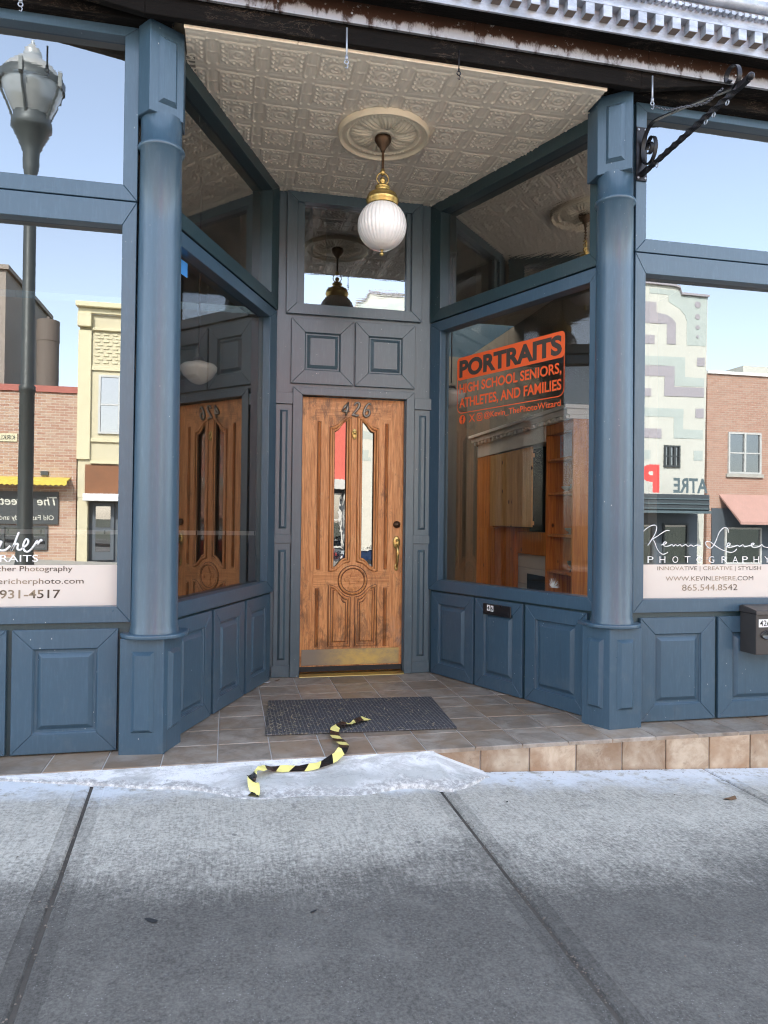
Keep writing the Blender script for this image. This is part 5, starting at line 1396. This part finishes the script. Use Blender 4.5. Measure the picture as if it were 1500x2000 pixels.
mb = MB(O); mb.box(9.4, 13.0, .003, .06, GB, 1.42); build(mb, 'lobby_front', 'greydoor', b4)
for u in (9.7, 10.8, 11.9): win_part(b4, u, u+.8, .0, 1.15, .062, 'signboard', 0, 'lobby_door')
# brick right
b5 = thing('orange_brick_building', 'two storey orange brick building with pink awning across the street', 'building', (17, -13, GB))
mb = MB(O); mb.box(13.35, 21.0, -6, -.01, GB, 5.44); build(mb, 'wall', 'brick_red', b5)
mb = MB(O); mb.box(13.345, 21.05, -6, .05, 5.445, 5.53); build(mb, 'coping', 'trimwhite', b5)
for u in (14.02, 16.0, 18.0): win_part(b5, u, u+1.09, 2.60, 3.79, -.006, 'sash', 1); 
mb = MB(O)
for u in (14.02, 16.0, 18.0): mb.box(u-.06, u+1.15, -.006, .06, 2.50, 2.595)
build(mb, 'sills', 'farwalk', b5)
mb = MB(); mb.T = T2; mb.prism([(.001, 2.0), (.9, 1.22), (.9, 1.14), (.001, 1.95)], 13.75, 21, 0); build(mb, 'awning', 'awn_pink', b5)
mb = MB(O); mb.box(13.5, 20.8, -.008, .03, GB, 1.6); build(mb, 'shopfront', 'greydoor', b5)
for u in (13.9, 15.4, 16.9): win_part(b5, u, u+1.2, .0, 1.05, .032, 'sash', 0, 'shop_window')
b6 = thing('far_cream_building', 'cream building showing above the orange brick building', 'building', (24, -20, GB))
mb = MB(); mb.box(20.9, 27, -24, -18.5, GB, 7.75); build(mb, 'wall', 'theatre', b6)

# parked cars across the road
def car(x, y, paint, label, rz=0):
    g0 = gz(x)-.112; o = thing('parked_car', label, 'car', (x, y, g0), 'cars parked along the far kerb')
    T = lambda a, b, c: (x+a/K, y+b/K, g0+c/K)
    side = [(-2.15, .42), (-2.20, .62), (-2.12, .80), (-1.75, .90), (-1.0, .96), (1.15, .98), (1.95, .95), (2.18, .82), (2.22, .55), (2.15, .36), (1.85, .30), (-1.9, .30)]
    mb = MB(T); vs = []; secs = [(-.84, .93, 0), (-.89, 1., .0), (.89, 1., 0), (.84, .93, 0)]
    for b, s, _ in secs: vs += [(a*s, b, .3+(c-.3)*(.97 if s < 1 else 1)) for a, c in side]
    n = len(side); fs = [(k*n+i, k*n+(i+1) % n, (k+1)*n+(i+1) % n, (k+1)*n+i) for k in range(3) for i in range(n)]+[tuple(range(n)), tuple(range(3*n, 4*n))]
    mb.add(vs, fs); bd = build(mb, 'body', paint, o, .03, angle=25, bseg=3)
    mb = MB(T); lo = [(-1.15, .95), (1.70, .95)]; vs = []
    for (a, b, c) in ((-1.10, .78, .95), (1.75, .78, .95), (1.15, .60, 1.42), (-.35, .60, 1.45)): vs += [(a, -b, c), (a, b, c)]
    mb.add(vs, [(0, 2, 4, 6), (1, 7, 5, 3), (0, 1, 3, 2), (2, 3, 5, 4), (4, 5, 7, 6), (6, 7, 1, 0)]); build(mb, 'windows', 'glass_far', o, .02)
    mb = MB(T); mb.add([(-.40, -.62, 1.44), (1.18, -.62, 1.41), (1.18, .62, 1.41), (-.40, .62, 1.44), (-.32, -.55, 1.48), (1.10, -.55, 1.46), (1.10, .55, 1.46), (-.32, .55, 1.48)], [(0, 1, 5, 4), (1, 2, 6, 5), (2, 3, 7, 6), (3, 0, 4, 7), (4, 5, 6, 7), (0, 3, 2, 1)])
    build(mb, 'roof', paint, o, .01)
    for a in (-1.35, 1.38):
        for b in (-.80, .80):
            mb = MB(T); mb.lathe([(.20, -.10), (.31, -.10), (.33, -.06), (.33, .06), (.31, .10), (.20, .10)], (a, b, .33), 24, 'y'); w = build(mb, 'wheel', 'tyre', o, smooth=False)
            mb = MB(T); mb.lathe([(1e-4, -.07), (.20, -.085), (.205, 0), (.20, .085), (1e-4, .07)], (a, b, .33), 16, 'y'); build(mb, 'rim', 'rim', w)
    for b in (-.62, .62): mb = MB(T); mb.sphere((-2.12, b, .68), .12, 14, 8, (.6, 1.3, .7)); build(mb, 'headlight', 'lens', o, smooth=True)
    return o
car(4.55, -7.45, 'carblue', 'dark blue car parked across the street, seen in the door glass')
car(.70, -7.45, 'carred', 'red car parked across the street, seen in the door glass')

# ================================================================== CAMERA, LIGHT
f, th, ph, ro, cz = 1408.8, .2134, .0107, .0115, 1.1579
F = Vector((sin(th)*cos(ph), cos(th)*cos(ph), sin(ph))); R = Vector((cos(th), -sin(th), 0)); U = R.cross(F)
Rx = R*cos(ro)+U*sin(ro); Ux = -R*sin(ro)+U*cos(ro)
cam = bpy.data.cameras.new('camera'); co = bpy.data.objects.new('camera', cam); COL.objects.link(co)
m = Matrix((Rx, Ux, -F)).transposed().to_4x4(); m.translation = Vector((0, 0, cz))*K; co.matrix_world = m
cam.sensor_fit = 'HORIZONTAL'; cam.sensor_width = 36; cam.lens = 36*f/1500; cam.clip_start = .05; cam.clip_end = 3000
scene.camera = co

el, az = math.radians(38), math.radians(-22)      # azimuth from +Y toward +X
sun = bpy.data.lights.new('sun', 'SUN'); so = bpy.data.objects.new('sun', sun); COL.objects.link(so)
sun.energy = 16.5; sun.angle = math.radians(.5); sun.color = (1, .93, .83)
d = Vector((sin(az)*cos(el), cos(az)*cos(el), sin(el))); so.rotation_euler = d.to_track_quat('Z', 'Y').to_euler(); so.location = (0, 20, 30)
w = bpy.data.worlds.new('World'); scene.world = w; w.use_nodes = True; nt = w.node_tree
bg = nt.nodes['Background']; sk = nt.nodes.new('ShaderNodeTexSky'); sk.sky_type = 'NISHITA'; sk.sun_disc = False
sk.sun_elevation = el; sk.sun_rotation = az; sk.air_density = 1.0; sk.dust_density = 1.5; sk.ozone_density = 1.0
hs = nt.nodes.new('ShaderNodeHueSaturation'); hs.inputs['Saturation'].default_value = .60
nt.links.new(sk.outputs[0], hs.inputs['Color']); nt.links.new(hs.outputs[0], bg.inputs[0]); bg.inputs[1].default_value = .98
scene.view_settings.view_transform = 'Standard'; scene.view_settings.look = 'None'; scene.view_settings.exposure = 0
scene.render.engine = 'CYCLES'; scene.cycles.use_denoising = True
scene.cycles.pixel_filter_type = 'BLACKMAN_HARRIS'; scene.cycles.filter_width = 1.15
scene.cycles.max_bounces = 10; scene.cycles.diffuse_bounces = 5; scene.cycles.glossy_bounces = 5; scene.cycles.transparent_max_bounces = 12
scene.cycles.caustics_reflective = False; scene.cycles.caustics_refractive = False; scene.cycles.sample_clamp_indirect = 6
